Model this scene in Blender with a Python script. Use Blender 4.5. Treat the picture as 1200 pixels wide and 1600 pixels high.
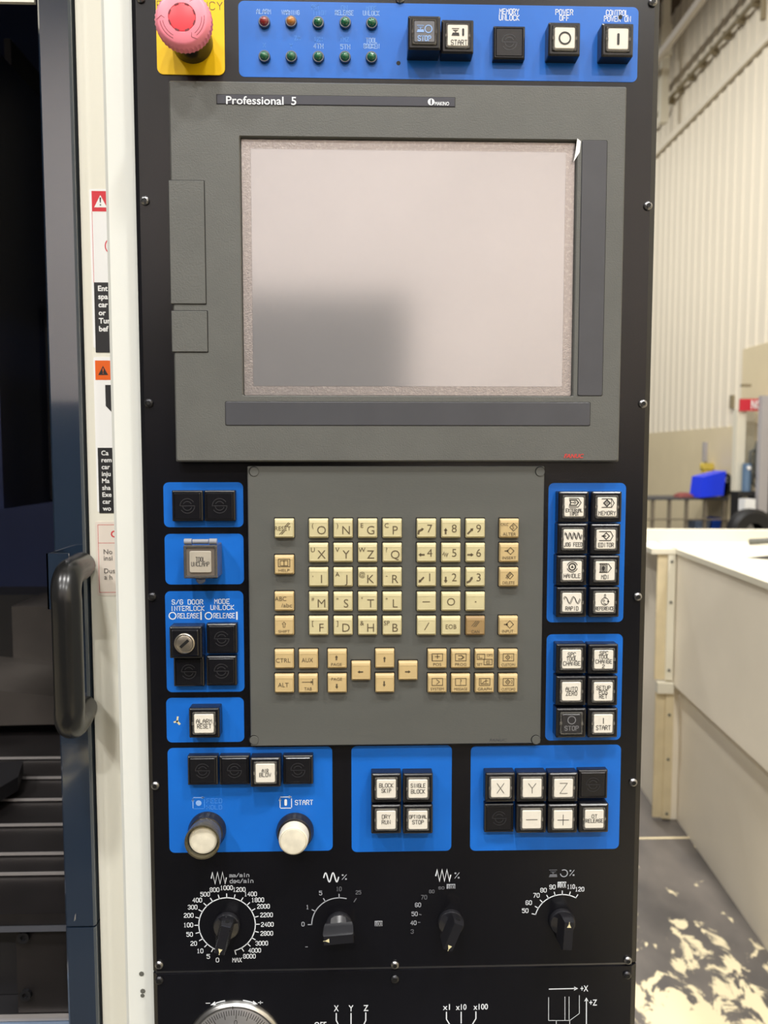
import bpy, bmesh, math, random
from mathutils import Vector, Matrix, Euler
random.seed(7)
PI = math.pi
scn = bpy.context.scene
COL = scn.collection
for o in list(bpy.data.objects): bpy.data.objects.remove(o)

# ------------------------------------------------------------------ camera
D, CZ, F = 0.600, 1.45, 1200.0
YAW, PITCH = math.radians(1.6), math.radians(4.1)
cam_d = bpy.data.cameras.new('camera'); cam = bpy.data.objects.new('camera', cam_d); COL.objects.link(cam)
cam.location = (0, -D, CZ); cam.rotation_euler = (PI/2 - PITCH, 0, -YAW)
cam_d.sensor_fit = 'VERTICAL'; cam_d.sensor_height = 36; cam_d.lens = 36*F/1600
cam_d.clip_start = 0.02; cam_d.clip_end = 100
cam_d.dof.use_dof = True; cam_d.dof.focus_distance = 0.605; cam_d.dof.aperture_fstop = 9.0
scn.camera = cam
# ------------------------------------------------------------------ light and exposure
w = bpy.data.worlds.new('world'); scn.world = w; w.use_nodes = True
bg = w.node_tree.nodes['Background']; bg.inputs[0].default_value = (1.0, 0.97, 0.93, 1); bg.inputs[1].default_value = 0.22
scn.view_settings.view_transform = 'Standard'; scn.view_settings.look = 'None'
scn.view_settings.exposure = -0.86; scn.view_settings.gamma = 1.0; scn.view_settings.use_curve_mapping = False
LAMP_W = 560.0
LAMPS = [(-0.6, -3.3, 8.1), (-4.6, -3.0, 8.1), (2.6, -2.6, 8.1), (-0.6, -7.5, 8.1), (3.2, -7.5, 8.1),
         (1.2, 2.6, 8.1), (.6, 7.5, 8.1), (.6, 12.5, 8.1), (-1.2, 2.6, 8.1), (-4.6, -7.5, 8.1)]

# ------------------------------------------------------------------ rays from the measured photograph into the world
RM = Euler(cam.rotation_euler).to_matrix()
CAM = Vector((0, -D, CZ))
def ray(px, py): return RM @ Vector(((px-600)/F, (800-py)/F, -1))
def at_y(px, py, y):
    d = ray(px, py); t = (y - CAM.y)/d.y; return CAM + d*t
def at_x(px, py, x):
    d = ray(px, py); t = (x - CAM.x)/d.x; return CAM + d*t
def at_z(px, py, z):
    d = ray(px, py); t = (z - CAM.z)/d.z; return CAM + d*t
def U(px, py, h=0.0):
    p = at_y(px, py, -h); return p.x, p.z

# ------------------------------------------------------------------ materials
def lin(hx):
    hx = hx.lstrip('#'); out = []
    for i in (0, 2, 4):
        c = int(hx[i:i+2], 16)/255; out.append(c/12.92 if c <= .04045 else ((c+.055)/1.055)**2.4)
    return (*out, 1)
def mat(name, hx, rough=.5, metal=0., spec=.5, var=0., vscale=20., bump=0., bscale=800., hx2=None, coat=0., trans=0., ior=1.45, emis=0., stretch=None, thr=None):
    m = bpy.data.materials.new(name); m.use_nodes = True; nt = m.node_tree; b = nt.nodes['Principled BSDF']
    b.inputs['Base Color'].default_value = lin(hx); b.inputs['Roughness'].default_value = rough
    b.inputs['Metallic'].default_value = metal; b.inputs['Specular IOR Level'].default_value = spec
    b.inputs['Coat Weight'].default_value = coat; b.inputs['Coat Roughness'].default_value = .05
    b.inputs['Transmission Weight'].default_value = trans; b.inputs['IOR'].default_value = ior
    if emis:
        b.inputs['Emission Color'].default_value = lin(hx); b.inputs['Emission Strength'].default_value = emis
    tc = None
    if var or hx2 or bump:
        tc = nt.nodes.new('ShaderNodeTexCoord'); src = tc.outputs['Object']
        if stretch:
            mp = nt.nodes.new('ShaderNodeMapping'); mp.inputs['Scale'].default_value = stretch
            nt.links.new(src, mp.inputs[0]); src = mp.outputs[0]
    if var or hx2:
        n = nt.nodes.new('ShaderNodeTexNoise'); n.inputs['Scale'].default_value = vscale; n.inputs['Detail'].default_value = 5
        nt.links.new(src, n.inputs['Vector'])
        r = nt.nodes.new('ShaderNodeValToRGB'); a, c = r.color_ramp.elements
        lo, hi = thr or (.3, .7); a.position, c.position = lo, hi
        base = lin(hx)
        if hx2: a.color, c.color = base, lin(hx2)
        else:
            a.color = tuple(x*(1-var) for x in base[:3]) + (1,); c.color = tuple(min(1, x*(1+var)) for x in base[:3]) + (1,)
        nt.links.new(n.outputs['Fac'], r.inputs[0]); nt.links.new(r.outputs[0], b.inputs['Base Color'])
    if bump:
        n2 = nt.nodes.new('ShaderNodeTexNoise'); n2.inputs['Scale'].default_value = bscale; n2.inputs['Detail'].default_value = 3
        nt.links.new(src, n2.inputs['Vector'])
        bp = nt.nodes.new('ShaderNodeBump'); bp.inputs['Strength'].default_value = bump; bp.inputs['Distance'].default_value = .0004
        nt.links.new(n2.outputs['Fac'], bp.inputs['Height']); nt.links.new(bp.outputs[0], b.inputs['Normal'])
    return m
M = dict(
    black=mat('black_panel_paint', '#0c0c11', .26, spec=.6, var=.25, vscale=9, bump=.05, bscale=1500),
    blackp=mat('black_plastic', '#131317', .24, spec=.7, bump=.04, bscale=2500),
    blackg=mat('black_gloss_plastic', '#1d1d21', .24, spec=.6),
    emblem=mat('lit_emblem_ridge', '#2b2b2e', .4),  # same plastic as the cover; lighter tone paints in the light on its edges
    blue=mat('blue_print', '#1867c6', .3, spec=.55, var=.1, vscale=14, bump=.03, bscale=900),
    bezel=mat('grey_textured_plastic', '#5b5c59', .5, spec=.5, var=.05, vscale=40, bump=.55, bscale=900),
    bezel2=mat('grey_smooth_plastic', '#575855', .5, spec=.4, var=.05, vscale=30, bump=.12, bscale=1800, stretch=(.25, 1, 1)),
    strip=mat('dark_grey_film', '#47484d', .38, spec=.5, var=.08, vscale=25),
    namestrip=mat('name_strip_film', '#3b3c45', .4),
    screen=mat('lcd_touch_film', '#b5b3b5', .13, metal=.62, spec=.6, var=.03, vscale=10),
    border=mat('screen_seal', '#a8a19f', .25, metal=.55, hx2='#b7b0ad', vscale=420, bump=.4, bscale=900, thr=(.52, .66)),
    well=mat('key_well_black', '#0b0b0b', .6),
    keyc=mat('cream_key', '#c4ba92', .45, spec=.4, var=.04, vscale=120),
    keyt=mat('tan_key', '#bea779', .45, spec=.4, var=.05, vscale=120),
    keyd=mat('worn_tan_key', '#967c54', .5, spec=.4, var=.06, vscale=120),
    inkkey=mat('key_lettering_ink', '#5d513c', .6),
    ink=mat('black_lettering_ink', '#2c2a29', .6),
    inkt=mat('thin_lettering_ink', '#4a4744', .6),
    legend=mat('cream_legend_plate', '#dcd7cb', .35, spec=.5, var=.03, vscale=200),
    legdark=mat('dark_legend_plate', '#2d2c2e', .3, spec=.6),
    legd2=mat('smoked_legend_plate', '#6a6b70', .25, spec=.6),
    inkgrey=mat('grey_lettering_ink', '#77777a', .5),
    lens=mat('clear_acrylic', '#e6e2da', .1, trans=.9, ior=1.49, spec=.6),
    smoke=mat('smoked_acrylic', '#8a8680', .08, trans=.7, ior=1.49),
    guard=mat('brown_clear_guard', '#8d8468', .12, trans=.75, ior=1.49),
    white=mat('white_print', '#dfe4ea', .5), worn=mat('worn_white_print', '#86a9dd', .5), wornb=mat('worn_grey_print', '#63656b', .5),
    wornb2=mat('half_worn_white_print', '#a4a8b0', .5),
    ghost=mat('ghosted_print', '#3f80d4', .5),
    steel=mat('brushed_steel', '#b9b8b6', .28, metal=1.), scale=mat('satin_aluminium', '#bdbdbf', .36, metal=.85),
    screw=mat('zinc_screw', '#8a8a8c', .3, metal=1.), screwb=mat('black_oxide_screw', '#3a3a3d', .3, metal=.8),
    lockm=mat('lock_nickel', '#b5ada0', .3, metal=.9),
    yellow=mat('yellow_plate', '#f2c400', .42, spec=.4, var=.05, vscale=40),
    red=mat('estop_rose_plastic', '#f08a9c', .35, spec=.5, var=.04, vscale=60), redc=mat('estop_red_centre', '#f0424e', .35),
    dkred=mat('estop_slot_red', '#6e1222', .5),
    lampr=mat('red_lamp_lens', '#7d1a1c', .12, coat=1), lampa=mat('amber_lamp_lens', '#b0712a', .12, coat=1), lampg=mat('green_lamp_lens', '#0d5c3a', .12, coat=1),
    chromed=mat('lamp_ring_metal', '#6a6a6c', .3, metal=.9),
    brand=mat('brand_red', '#c3403c', .5),
    capw=mat('milky_button_cap', '#d9d3c0', .4, var=.1, vscale=150),
    housing=mat('white_machine_paint', '#dcded8', .42, spec=.4, var=.02, vscale=5),
    cream=mat('cream_machine_paint', '#edeadb', .45, spec=.4, var=.03, vscale=4),
    door=mat('slate_blue_paint', '#222f40', .14, spec=1., coat=1., var=.06, vscale=6),
    handle=mat('charcoal_handle_plastic', '#181818', .27, spec=.6, bump=.08, bscale=1200),
    interior=mat('dark_oily_interior', '#1b1a1c', .5, var=.3, vscale=6),
    interior2=mat('brown_grey_interior', '#3b3632', .55, var=.25, vscale=9),
    navy=mat('navy_interior', '#172244', .35, var=.2, vscale=3),
    cover=mat('oily_cover_plate', '#221f1f', .42, metal=.3, var=.3, vscale=14),
    edge=mat('bright_cover_edge', '#c9c3c0', .35, metal=.7),
    sticker=mat('sticker_white', '#f4f4f2', .4), stred=mat('sticker_red', '#d8303c', .4), storange=mat('sticker_orange', '#e8641c', .4),
    stblack=mat('sticker_black', '#2a2a2c', .4), stpink=mat('sticker_cream', '#eadfd2', .4), stpl=mat('sticker_pink_line', '#d77b76', .5),
    beige=mat('beige_machine_paint', '#f2e8d4', .4, spec=.4, var=.04, vscale=3), beiged=mat('beige_bracket_paint', '#d9c9a4', .5, var=.08, vscale=12),
    topw=mat('ivory_cover_paint', '#e2dcc8', .35, var=.02, vscale=3),
    wallw=mat('ivory_sheet_wall', '#efe5cf', .6, var=.04, vscale=.7), dado=mat('tan_sheet_wall', '#dfd0ac', .65, var=.06, vscale=1.2),
    ceil=mat('brown_roof_deck', '#5f4f40', .7, var=.1, vscale=1), beam=mat('pale_roof_beam', '#d8d0c2', .6),
    conduit=mat('weathered_conduit', '#8f8368', .5), bwall=mat('plaster_wall', '#e9ded9', .7, var=.03, vscale=.5),
    bin=mat('bright_blue_bin', '#2444ff', .35), bind=mat('blue_bin', '#14429e', .4), bing=mat('grey_blue_bin', '#64748a', .5),
    benchm=mat('bench_steel', '#7c7363', .5), benchtop=mat('bench_top_dark', '#4a4a4d', .5), rag=mat('maroon_rag', '#8a4a44', .8),
    signred=mat('sign_red', '#cf2f3e', .4), greyp=mat('grey_post_paint', '#aca8a8', .45), niche=mat('grey_green_niche', '#bdb8a4', .6),
    rubber=mat('black_rubber', '#1d1d1e', .5), bluec=mat('steel_blue_canister', '#6f8aa8', .3, metal=.3), yel2=mat('yellow_plastic', '#dcc353', .5),
    lampcase=mat('lamp_housing', '#8b8d90', .4, metal=.5), lampglow=mat('lamp_glow', '#fff6e6', .5, emis=6.), darkmach=mat('dark_machine_cabinet', '#2b3038', .4, var=.1, vscale=3),
    hinge=mat('clear_grey_hinge', '#8e9097', .15, spec=.7), orangep=mat('paint_chip_tan', '#d8cfa4', .6), dirt=mat('dark_chip', '#5f5f58', .7),
)
def floor_mat():
    m = bpy.data.materials.new('worn_epoxy_floor'); m.use_nodes = True; nt = m.node_tree; b = nt.nodes['Principled BSDF']; L = nt.links.new
    tc = nt.nodes.new('ShaderNodeTexCoord')
    mp = nt.nodes.new('ShaderNodeMapping'); mp.inputs['Scale'].default_value = (1, .55, 1); L(tc.outputs['Object'], mp.inputs[0])
    n1 = nt.nodes.new('ShaderNodeTexNoise'); n1.inputs['Scale'].default_value = 15; n1.inputs['Detail'].default_value = 8; n1.inputs['Roughness'].default_value = .62; n1.inputs['Distortion'].default_value = .6
    n2 = nt.nodes.new('ShaderNodeTexNoise'); n2.inputs['Scale'].default_value = 2.2; n2.inputs['Detail'].default_value = 2
    n3 = nt.nodes.new('ShaderNodeTexNoise'); n3.inputs['Scale'].default_value = 5; n3.inputs['Detail'].default_value = 6
    for n in (n1, n2, n3): L(mp.outputs[0], n.inputs['Vector'])
    ad = nt.nodes.new('ShaderNodeMath'); ad.operation = 'MULTIPLY_ADD'; ad.inputs[1].default_value = .35
    L(n2.outputs['Fac'], ad.inputs[0]); L(n1.outputs['Fac'], ad.inputs[2])
    # the worn lane beside the machines: a band along y where the traffic has lifted the coating
    sx = nt.nodes.new('ShaderNodeSeparateXYZ'); L(tc.outputs['Object'], sx.inputs[0])
    mr = nt.nodes.new('ShaderNodeMapRange'); mr.inputs[1].default_value = 2.1; mr.inputs[2].default_value = 1.3; mr.inputs[3].default_value = -.12; mr.inputs[4].default_value = .02
    L(sx.outputs['Y'], mr.inputs[0])
    a2 = nt.nodes.new('ShaderNodeMath'); a2.operation = 'ADD'; L(ad.outputs[0], a2.inputs[0]); L(mr.outputs[0], a2.inputs[1])
    r = nt.nodes.new('ShaderNodeValToRGB'); r.color_ramp.elements[0].position = .70; r.color_ramp.elements[1].position = .74
    L(a2.outputs[0], r.inputs[0])
    r2 = nt.nodes.new('ShaderNodeValToRGB'); r2.color_ramp.elements[0].position = .3; r2.color_ramp.elements[1].position = .75
    r2.color_ramp.elements[0].color = lin('#3f3c3b'); r2.color_ramp.elements[1].color = lin('#6f6861'); L(n3.outputs['Fac'], r2.inputs[0])
    mx = nt.nodes.new('ShaderNodeMix'); mx.data_type = 'RGBA'; L(r.outputs[0], mx.inputs[0]); L(r2.outputs[0], mx.inputs[6]); mx.inputs[7].default_value = lin('#d6c8a4')
    L(mx.outputs[2], b.inputs['Base Color']); b.inputs['Roughness'].default_value = .38
    return m
M['floor'] = floor_mat()

# ------------------------------------------------------------------ mesh helpers; local panel axes: x right, z up, h out of the panel (-y)
class MB:
    def __init__(s): s.v = []; s.f = []
    def V(s, x, z, h): s.v.append((x, -h, z)); return len(s.v)-1
    def face(s, pts): s.f.append([s.V(*p) for p in pts])
    def loft(s, rings, cap0=False, cap1=True):          # rings: [(list of (x,z), h)]
        idx = [[s.V(x, z, h) for x, z in r] for r, h in rings]; n = len(idx[0])
        for a, b in zip(idx, idx[1:]):
            for i in range(n): s.f.append([a[i], a[(i+1) % n], b[(i+1) % n], b[i]])
        if cap0: s.f.append(idx[0][::-1])
        if cap1: s.f.append(idx[-1])
    def box(s, x0, x1, y0, y1, z0, z1):                 # world style box
        b = len(s.v); s.v += [(x, y, z) for x in (x0, x1) for y in (y0, y1) for z in (z0, z1)]
        s.f += [[b+i for i in q] for q in ((0, 1, 3, 2), (4, 6, 7, 5), (0, 4, 5, 1), (2, 3, 7, 6), (0, 2, 6, 4), (1, 5, 7, 3))]
    def lathe(s, prof, cx=0, cz=0, n=32, cap1=True):    # prof: [(r,h)]
        s.loft([([(cx+r*math.cos(2*PI*i/n), cz+r*math.sin(2*PI*i/n)) for i in range(n)], h) for r, h in prof], cap1=cap1)
    def rib(s, pts, w, h, closed=False):                # flat ribbon along a polyline
        P = [Vector(p) for p in pts]; Q = [P[0]]
        for p in P[1:]:
            if (p-Q[-1]).length > 1e-7: Q.append(p)
        if closed and (Q[0]-Q[-1]).length < 1e-7: Q.pop()
        n = len(Q)
        if n < 2: return
        L, R = [], []
        for i, p in enumerate(Q):
            a = Q[i-1] if (i > 0 or closed) else None; b = Q[(i+1) % n] if (i < n-1 or closed) else None
            d1 = (p-a).normalized() if a is not None else None; d2 = (b-p).normalized() if b is not None else None
            if d1 is None: t = d2; p = p-d2*w*.4; k = 1
            elif d2 is None: t = d1; p = p+d1*w*.4; k = 1
            else:
                t = d1+d2; t = t.normalized() if t.length > .2 else d1
                k = min(1.8, 1/max(.3, abs(t.dot(d1))))
            nrm = Vector((-t.y, t.x))*(w/2*k); L.append(s.V(p.x+nrm.x, p.y+nrm.y, h)); R.append(s.V(p.x-nrm.x, p.y-nrm.y, h))
        for i in range(n if closed else n-1):
            j = (i+1) % n; s.f.append([L[i], R[i], R[j], L[j]])
    def arc(s, cx, cz, r, a0, a1, w, h, n=None):        # degrees, counter-clockwise from +x
        n = n or max(6, int(abs(a1-a0)/10)); full = abs(abs(a1-a0)-360) < .1
        pts = [(cx+r*math.cos(math.radians(a0+(a1-a0)*i/n)), cz+r*math.sin(math.radians(a0+(a1-a0)*i/n))) for i in range(n if full else n+1)]
        s.rib(pts, w, h, closed=full)
    def poly(s, pts, h): s.face([(x, z, h) for x, z in pts])
    def disc(s, cx, cz, r, h, n=14): s.poly([(cx+r*math.cos(2*PI*i/n), cz+r*math.sin(2*PI*i/n)) for i in range(n)], h)
    def tube(s, path, r, n=12, caps=True):              # world path
        P = [Vector(p) for p in path]; rings = []
        up = Vector((0, 0, 1)); prev = None
        for i, p in enumerate(P):
            t = (P[min(i+1, len(P)-1)]-P[max(i-1, 0)]).normalized()
            if prev is None:
                a = t.orthogonal().normalized()
            else:
                a = (prev - t*prev.dot(t)).normalized()
            prev = a; b = t.cross(a); rr = r[i] if isinstance(r, (list, tuple)) else r
            rings.append([p+(a*math.cos(2*PI*k/n)+b*math.sin(2*PI*k/n))*rr for k in range(n)])
        base = len(s.v)
        for g in rings: s.v += [tuple(q) for q in g]
        for i in range(len(rings)-1):
            for k in range(n):
                s.f.append([base+i*n+k, base+i*n+(k+1) % n, base+(i+1)*n+(k+1) % n, base+(i+1)*n+k])
        if caps:
            s.f.append([base+k for k in range(n)][::-1]); s.f.append([base+(len(rings)-1)*n+k for k in range(n)])
    def mesh(s, name, smooth=None, fix=True):
        me = bpy.data.meshes.new(name); me.from_pydata(s.v, [], s.f)
        if fix:
            bm = bmesh.new(); bm.from_mesh(me); bmesh.ops.recalc_face_normals(bm, faces=bm.faces); bm.to_mesh(me); bm.free()
        if smooth is not None:
            me.polygons.foreach_set('use_smooth', [True]*len(me.polygons)); me.set_sharp_from_angle(angle=math.radians(smooth))
        me.update(); return me
def rrect(w, hgt, r, cx=0, cz=0, n=3):
    pts = []; r = max(r, 1e-5)
    for sx, sz, a0 in ((1, 1, 0), (-1, 1, 90), (-1, -1, 180), (1, -1, 270)):
        for i in range(n+1):
            a = math.radians(a0+90*i/n); pts.append((cx+sx*(w/2-r)+r*math.cos(a), cz+sz*(hgt/2-r)+r*math.sin(a)))
    return pts
def link(name, me, m, parent=None, loc=(0, 0, 0)):
    o = bpy.data.objects.new(name, me); COL.objects.link(o)
    if m is not None and not me.materials: me.materials.append(m if not isinstance(m, str) else M[m])
    if parent is not None: o.parent = parent
    o.location = loc; return o
def put(mb, name, m, parent=None, loc=(0, 0, 0), smooth=None, fix=True): return link(name, mb.mesh(name, smooth, fix), m, parent, loc)
def tag(o, label, cat, group=None, kind=None):
    if label: o['label'] = label
    if cat: o['category'] = cat
    if group: o['group'] = group
    if kind: o['kind'] = kind
    return o
def thing(name, label, cat, loc=(0, 0, 0), group=None, rz=0):
    o = bpy.data.objects.new(name, None); COL.objects.link(o); o.location = loc; o.rotation_euler = (0, 0, rz)
    return tag(o, label, cat, group)
def struct(mb, name, m, label=None, parent=None, loc=(0, 0, 0)):
    o = put(mb, name, m, parent, loc); o['kind'] = 'structure'
    if label: o['label'] = label
    return o

# ------------------------------------------------------------------ stroke alphabet (plotter lettering)
GL = {'A': '00 04 26 44 40,03 43', 'B': '00 06 36 45 44 33 03,33 42 41 30 00', 'C': '45 36 16 05 01 10 30 41', 'D': '00 06 36 45 41 30 00', 'E': '40 00 06 46,03 33',
 'F': '00 06 46,03 33', 'G': '45 36 16 05 01 10 30 41 43 23', 'H': '00 06,40 46,03 43', 'I': '20 26', 'J': '46 41 30 10 01', 'K': '00 06,46 03 40', 'L': '06 00 40',
 'M': '00 06 23 46 40', 'N': '00 06 40 46', 'O': '10 01 05 16 36 45 41 30 10', 'P': '00 06 36 45 44 33 03', 'Q': '10 01 05 16 36 45 41 30 10,22 40', 'R': '00 06 36 45 44 33 03,23 40',
 'S': '45 36 16 05 04 13 33 42 41 30 10 01', 'T': '20 26,06 46', 'U': '06 01 10 30 41 46', 'V': '06 20 46', 'W': '06 10 24 30 46', 'X': '00 46,06 40', 'Y': '06 23 46,23 20', 'Z': '06 46 00 40',
 '0': '10 01 05 16 36 45 41 30 10', '1': '15 26 20,10 30', '2': '05 16 36 45 44 01 00 40', '3': '05 16 36 45 44 33 23,33 42 41 30 10 01', '4': '30 36 02 42', '5': '46 06 04 34 43 41 30 10 01',
 '6': '45 36 16 05 01 10 30 41 42 33 13 02', '7': '06 46 10', '8': '13 04 05 16 36 45 44 33 13 02 01 10 30 41 42 33', '9': '01 10 30 41 45 36 16 05 04 13 33 44', '/': '00 46', '+': '21 25,03 43',
 '-': '03 43', '.': '20 21', '%': '00 46,05 15 16 06 05,30 40 41 31 30', 'm': '00 04,03 14 23 20,23 34 43 40', 'i': '20 24,25 26', 'n': '00 04,03 14 34 43 40', 'd': '46 40,41 30 10 01 03 14 34 43',
 'e': '02 42 43 34 14 03 01 10 30 41', 'g': '44 40,43 34 14 03 02 11 31 42', '(': '36 24 22 30', ')': '16 24 22 10', ' ': ''}
def stext(mb, s, cx, cz, H, W, h, sw):
    """one line of plotter lettering centred on (cx, cz)"""
    n = len(s); adv = W/max(1, (n-1)*1.45+1)*1.45 if n > 1 else W; cw = adv/1.45 if n > 1 else W
    x0 = cx-W/2
    for i, c in enumerate(s):
        for st in GL.get(c, '').split(','):
            pts = [(x0+i*adv+int(p[0])/4*cw, cz-H/2+int(p[1])/6*H) for p in st.split()]
            if len(pts) > 1: mb.rib(pts, sw, h, closed=pts[0] == pts[-1] and len(pts) > 3)
_fc = {}
def ftext(mb, s, cx, cz, H, W, h, bold=0., shear=0., left=False):
    """one line of sans lettering from the built-in font, scaled to width W and cap height H"""
    k = (s, bold, shear)
    if k not in _fc:
        cu = bpy.data.curves.new('t', 'FONT'); cu.body = s; cu.size = 1; cu.offset = bold; cu.shear = shear; cu.resolution_u = 3; cu.fill_mode = 'FRONT'
        ob = bpy.data.objects.new('t', cu); COL.objects.link(ob); bpy.context.view_layer.update()
        me = bpy.data.meshes.new_from_object(ob.evaluated_get(bpy.context.evaluated_depsgraph_get()))
        _fc[k] = ([tuple(v.co[:2]) for v in me.vertices], [list(p.vertices) for p in me.polygons])
        bpy.data.objects.remove(ob); bpy.data.curves.remove(cu); bpy.data.meshes.remove(me)
    if '_H' not in _fc:
        _fc['_H'] = 1; ftext(MB(), 'H', 0, 0, 1, 1, 0); _fc['_H'] = max(v[1] for v in _fc[('H', 0., 0.)][0])
    CAPH = _fc['_H']
    vs, fs = _fc[k]; x0 = min(v[0] for v in vs); x1 = max(v[0] for v in vs)
    caph = CAPH; sx = W/(x1-x0) if W else H/caph; sz = H/caph; b = len(mb.v)
    ox = cx if left else cx-(x1-x0)*sx/2
    for x, y in vs: mb.V(ox+(x-x0)*sx, cz-H/2+y*sz, h)
    mb.f += [[b+i for i in f] for f in fs]

# ================================================================== room shell
fl = MB(); fl.box(-9, 7, -11, 19, -.1, 0); floor = struct(fl, 'floor', 'floor', 'dark grey epoxy floor with worn cream patches')
jt = MB(); yj = at_z(1010, 1310, 0).y; jt.box(-1, 7, yj-.006, yj+.006, .0002, .0012); put(jt, 'joint', 'beiged', floor)
HW = 0.0; XW = 5.0
def wall_pt(px, py, off=0.):
    """point on the right-hand wall (a plane that leans 1.1 degrees off the view axis)"""
    d = ray(px, py); n = Vector((math.cos(HW), -math.sin(HW), 0)); t = (n.dot(Vector((XW-off, -D, 0)))-n.dot(CAM))/n.dot(d); return CAM+d*t
ROOF = 8.55
wr = bpy.data.objects.new('wall_right', None); COL.objects.link(wr); wr.location = (XW, -D, 0); wr.rotation_euler = (0, 0, -HW)
wr['kind'] = 'structure'; wr['label'] = 'tall ivory ribbed sheet-metal wall beyond the machines'
zd = wall_pt(1100, 670).z
b = MB(); b.box(0, .15, -10.4, 19.4, zd, ROOF); put(b, 'sheet', 'wallw', wr)
b = MB(); b.box(-.012, .15, -10.4, 19.4, 0, zd); o = put(b, 'dado', 'dado', wr); o['label'] = 'tan lower band of the wall'
rb = MB(); rb.loft([([(-.055, 0), (.055, 0), (.055, 1), (-.055, 1)], 0), ([(-.03, 0), (.03, 0), (.03, 1), (-.03, 1)], .016)])
rme = rb.mesh('rib'); rme.materials.append(M['wallw'])
for i in range(48):                                     # ribs stand proud of the sheet, one object each
    y = 7.66+i*.235; r_ = link('rib', rme, None, wr, (0, y, zd)); r_.rotation_euler = (0, 0, -PI/2); r_.scale = (1, 1, ROOF-zd)
y1 = wall_pt(1204, 545); y0 = wall_pt(1163, 545); 
def wl(p): return Matrix.Rotation(HW, 4, 'Z') @ (p-Vector((XW, -D, 0)))
a_, c_ = wl(wall_pt(1163, 546)), wl(wall_pt(1212, 542))
b = MB(); b.box(-.02, 0, c_.y, a_.y, zd, a_.z); put(b, 'dado', 'dado', wr)
ce = MB(); ce.box(-9, 7, -11, 19, ROOF, ROOF+.1); ceil = struct(ce, 'ceiling', 'ceil', 'brown-grey roof deck high above the wall')
M['door'].node_tree.nodes['Principled BSDF'].inputs['Coat IOR'].default_value = 1.9
bw = MB(); bw.box(-9, 7, -11.2, -11, 0, ROOF); struct(bw, 'wall_back', 'bwall', 'pale plaster wall on the far side of the hall')
# added shadow rail, roof beam and conduit running along the wall
def along(p, q, sx, sz, off, name, m, label, cat):
    A, B = wl(wall_pt(*p, off)), wl(wall_pt(*q, off)); z = (A.z+B.z)/2
    b = MB(); b.box(-sx/2, sx/2, min(A.y, B.y)-1.5, max(A.y, B.y)+1.5, -sz/2, sz/2)
    o = put(b, name, m, None); o.rotation_euler = (0, 0, -HW); o.location = Matrix.Rotation(-HW, 4, 'Z') @ Vector((-off, 0, z))+Vector((XW, -D, 0)); return tag(o, label, cat)
along((1038, 228), (1200, 55), .05, .10, .045, 'shadow_rail', 'wallw', 'added ivory rail across the ribbed wall, put in to cast a soft shadow band', 'rail')  # rail added to throw the soft dark band along the wall
along((1052, 58), (1096, 0), .08, .10, .5, 'roof_beam', 'beam', 'pale beam under the brown roof deck, along the wall', 'beam')
A, B = wl(wall_pt(1044, 163, .1)), wl(wall_pt(1174, 0, .1)); cz_ = (A.z+B.z)/2
cd = thing('conduit', 'thin weathered conduit pipe running along the ribbed wall', 'pipe', tuple(Matrix.Rotation(-HW, 4, 'Z') @ Vector((-.10, 0, cz_))+Vector((XW, -D, 0))), rz=-HW)
b = MB(); b.tube([(0, B.y-1.5, 0), (0, A.y, 0), (-.1, A.y+.25, -.12), (-.1, A.y+1.5, -.12)], .03, 8); put(b, 'pipe', 'conduit', cd, smooth=40)
cl = MB(); cl.box(-.03, .078, -.02, .02, -.06, .04); clm = cl.mesh('clip'); clm.materials.append(M['conduit'])
yy = B.y-1.2
while yy < A.y: link('clip', clm, None, cd, (0, yy, 0)); yy += .38
dp = wall_pt(1038, 100, .25)
b = MB(); b.box(-.06, .06, -.06, .06, dp.z-.9, ROOF); b.box(-.09, .09, -.09, .09, dp.z+.1, dp.z+.55); tag(put(b, 'downpipe', 'topw', None, (dp.x, dp.y, 0)), 'white square downpipe under the roof, nearest the black panel edge', 'pipe')
dp = wall_pt(1193, 10, .24); b = MB(); b.tube([(dp.x, dp.y, dp.z-.15), (dp.x, dp.y, ROOF)], .035, 8); tag(put(b, 'drop_pipe', 'conduit', None, smooth=40), 'short dark pipe dropping down the wall near the roof', 'pipe')
# lamps under the roof
lc = MB(); lc.lathe([(.10, -.35), (.22, -.2), (.30, 0), (.30, .03), (.26, .03)], n=24, cap1=False); lcm = lc.mesh('case', 40); lcm.materials.append(M['lampcase'])
lg = MB(); lg.lathe([(.255, .012)], n=24); lgm = lg.mesh('diffuser'); lgm.materials.append(M['lampglow'])
lad = bpy.data.lights.new('lamp_light', 'AREA'); lad.shape = 'DISK'; lad.size = .5; lad.energy = LAMP_W; lad.color = (1.0, .985, .955)
for x, y, z in LAMPS:
    t = thing('high_bay_lamp', 'round high bay lamp hung under the roof deck', 'lamp', (x, y, z), 'high bay lamps under the roof')
    c1 = link('case', lcm, None, t); c2 = link('diffuser', lgm, None, t)
    c1.rotation_euler = c2.rotation_euler = (PI/2, 0, 0)    # h axis points down
    b = MB(); b.tube([(0, 0, .3), (0, 0, ROOF-z)], .02, 8); put(b, 'hanger', 'lampcase', t)
    l = bpy.data.objects.new('light', lad); COL.objects.link(l); l.parent = t; l.location = (0, 0, -.05)
b = MB(); b.box(-1.3, .75, -2.7, -.25, 0, .012); tag(put(b, 'unseen_dark_mat', 'rubber'), 'added unseen black mat on the floor, darkening the lower panel reflection', 'mat')  # unseen mat added so the lower panel reflects something dark
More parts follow.
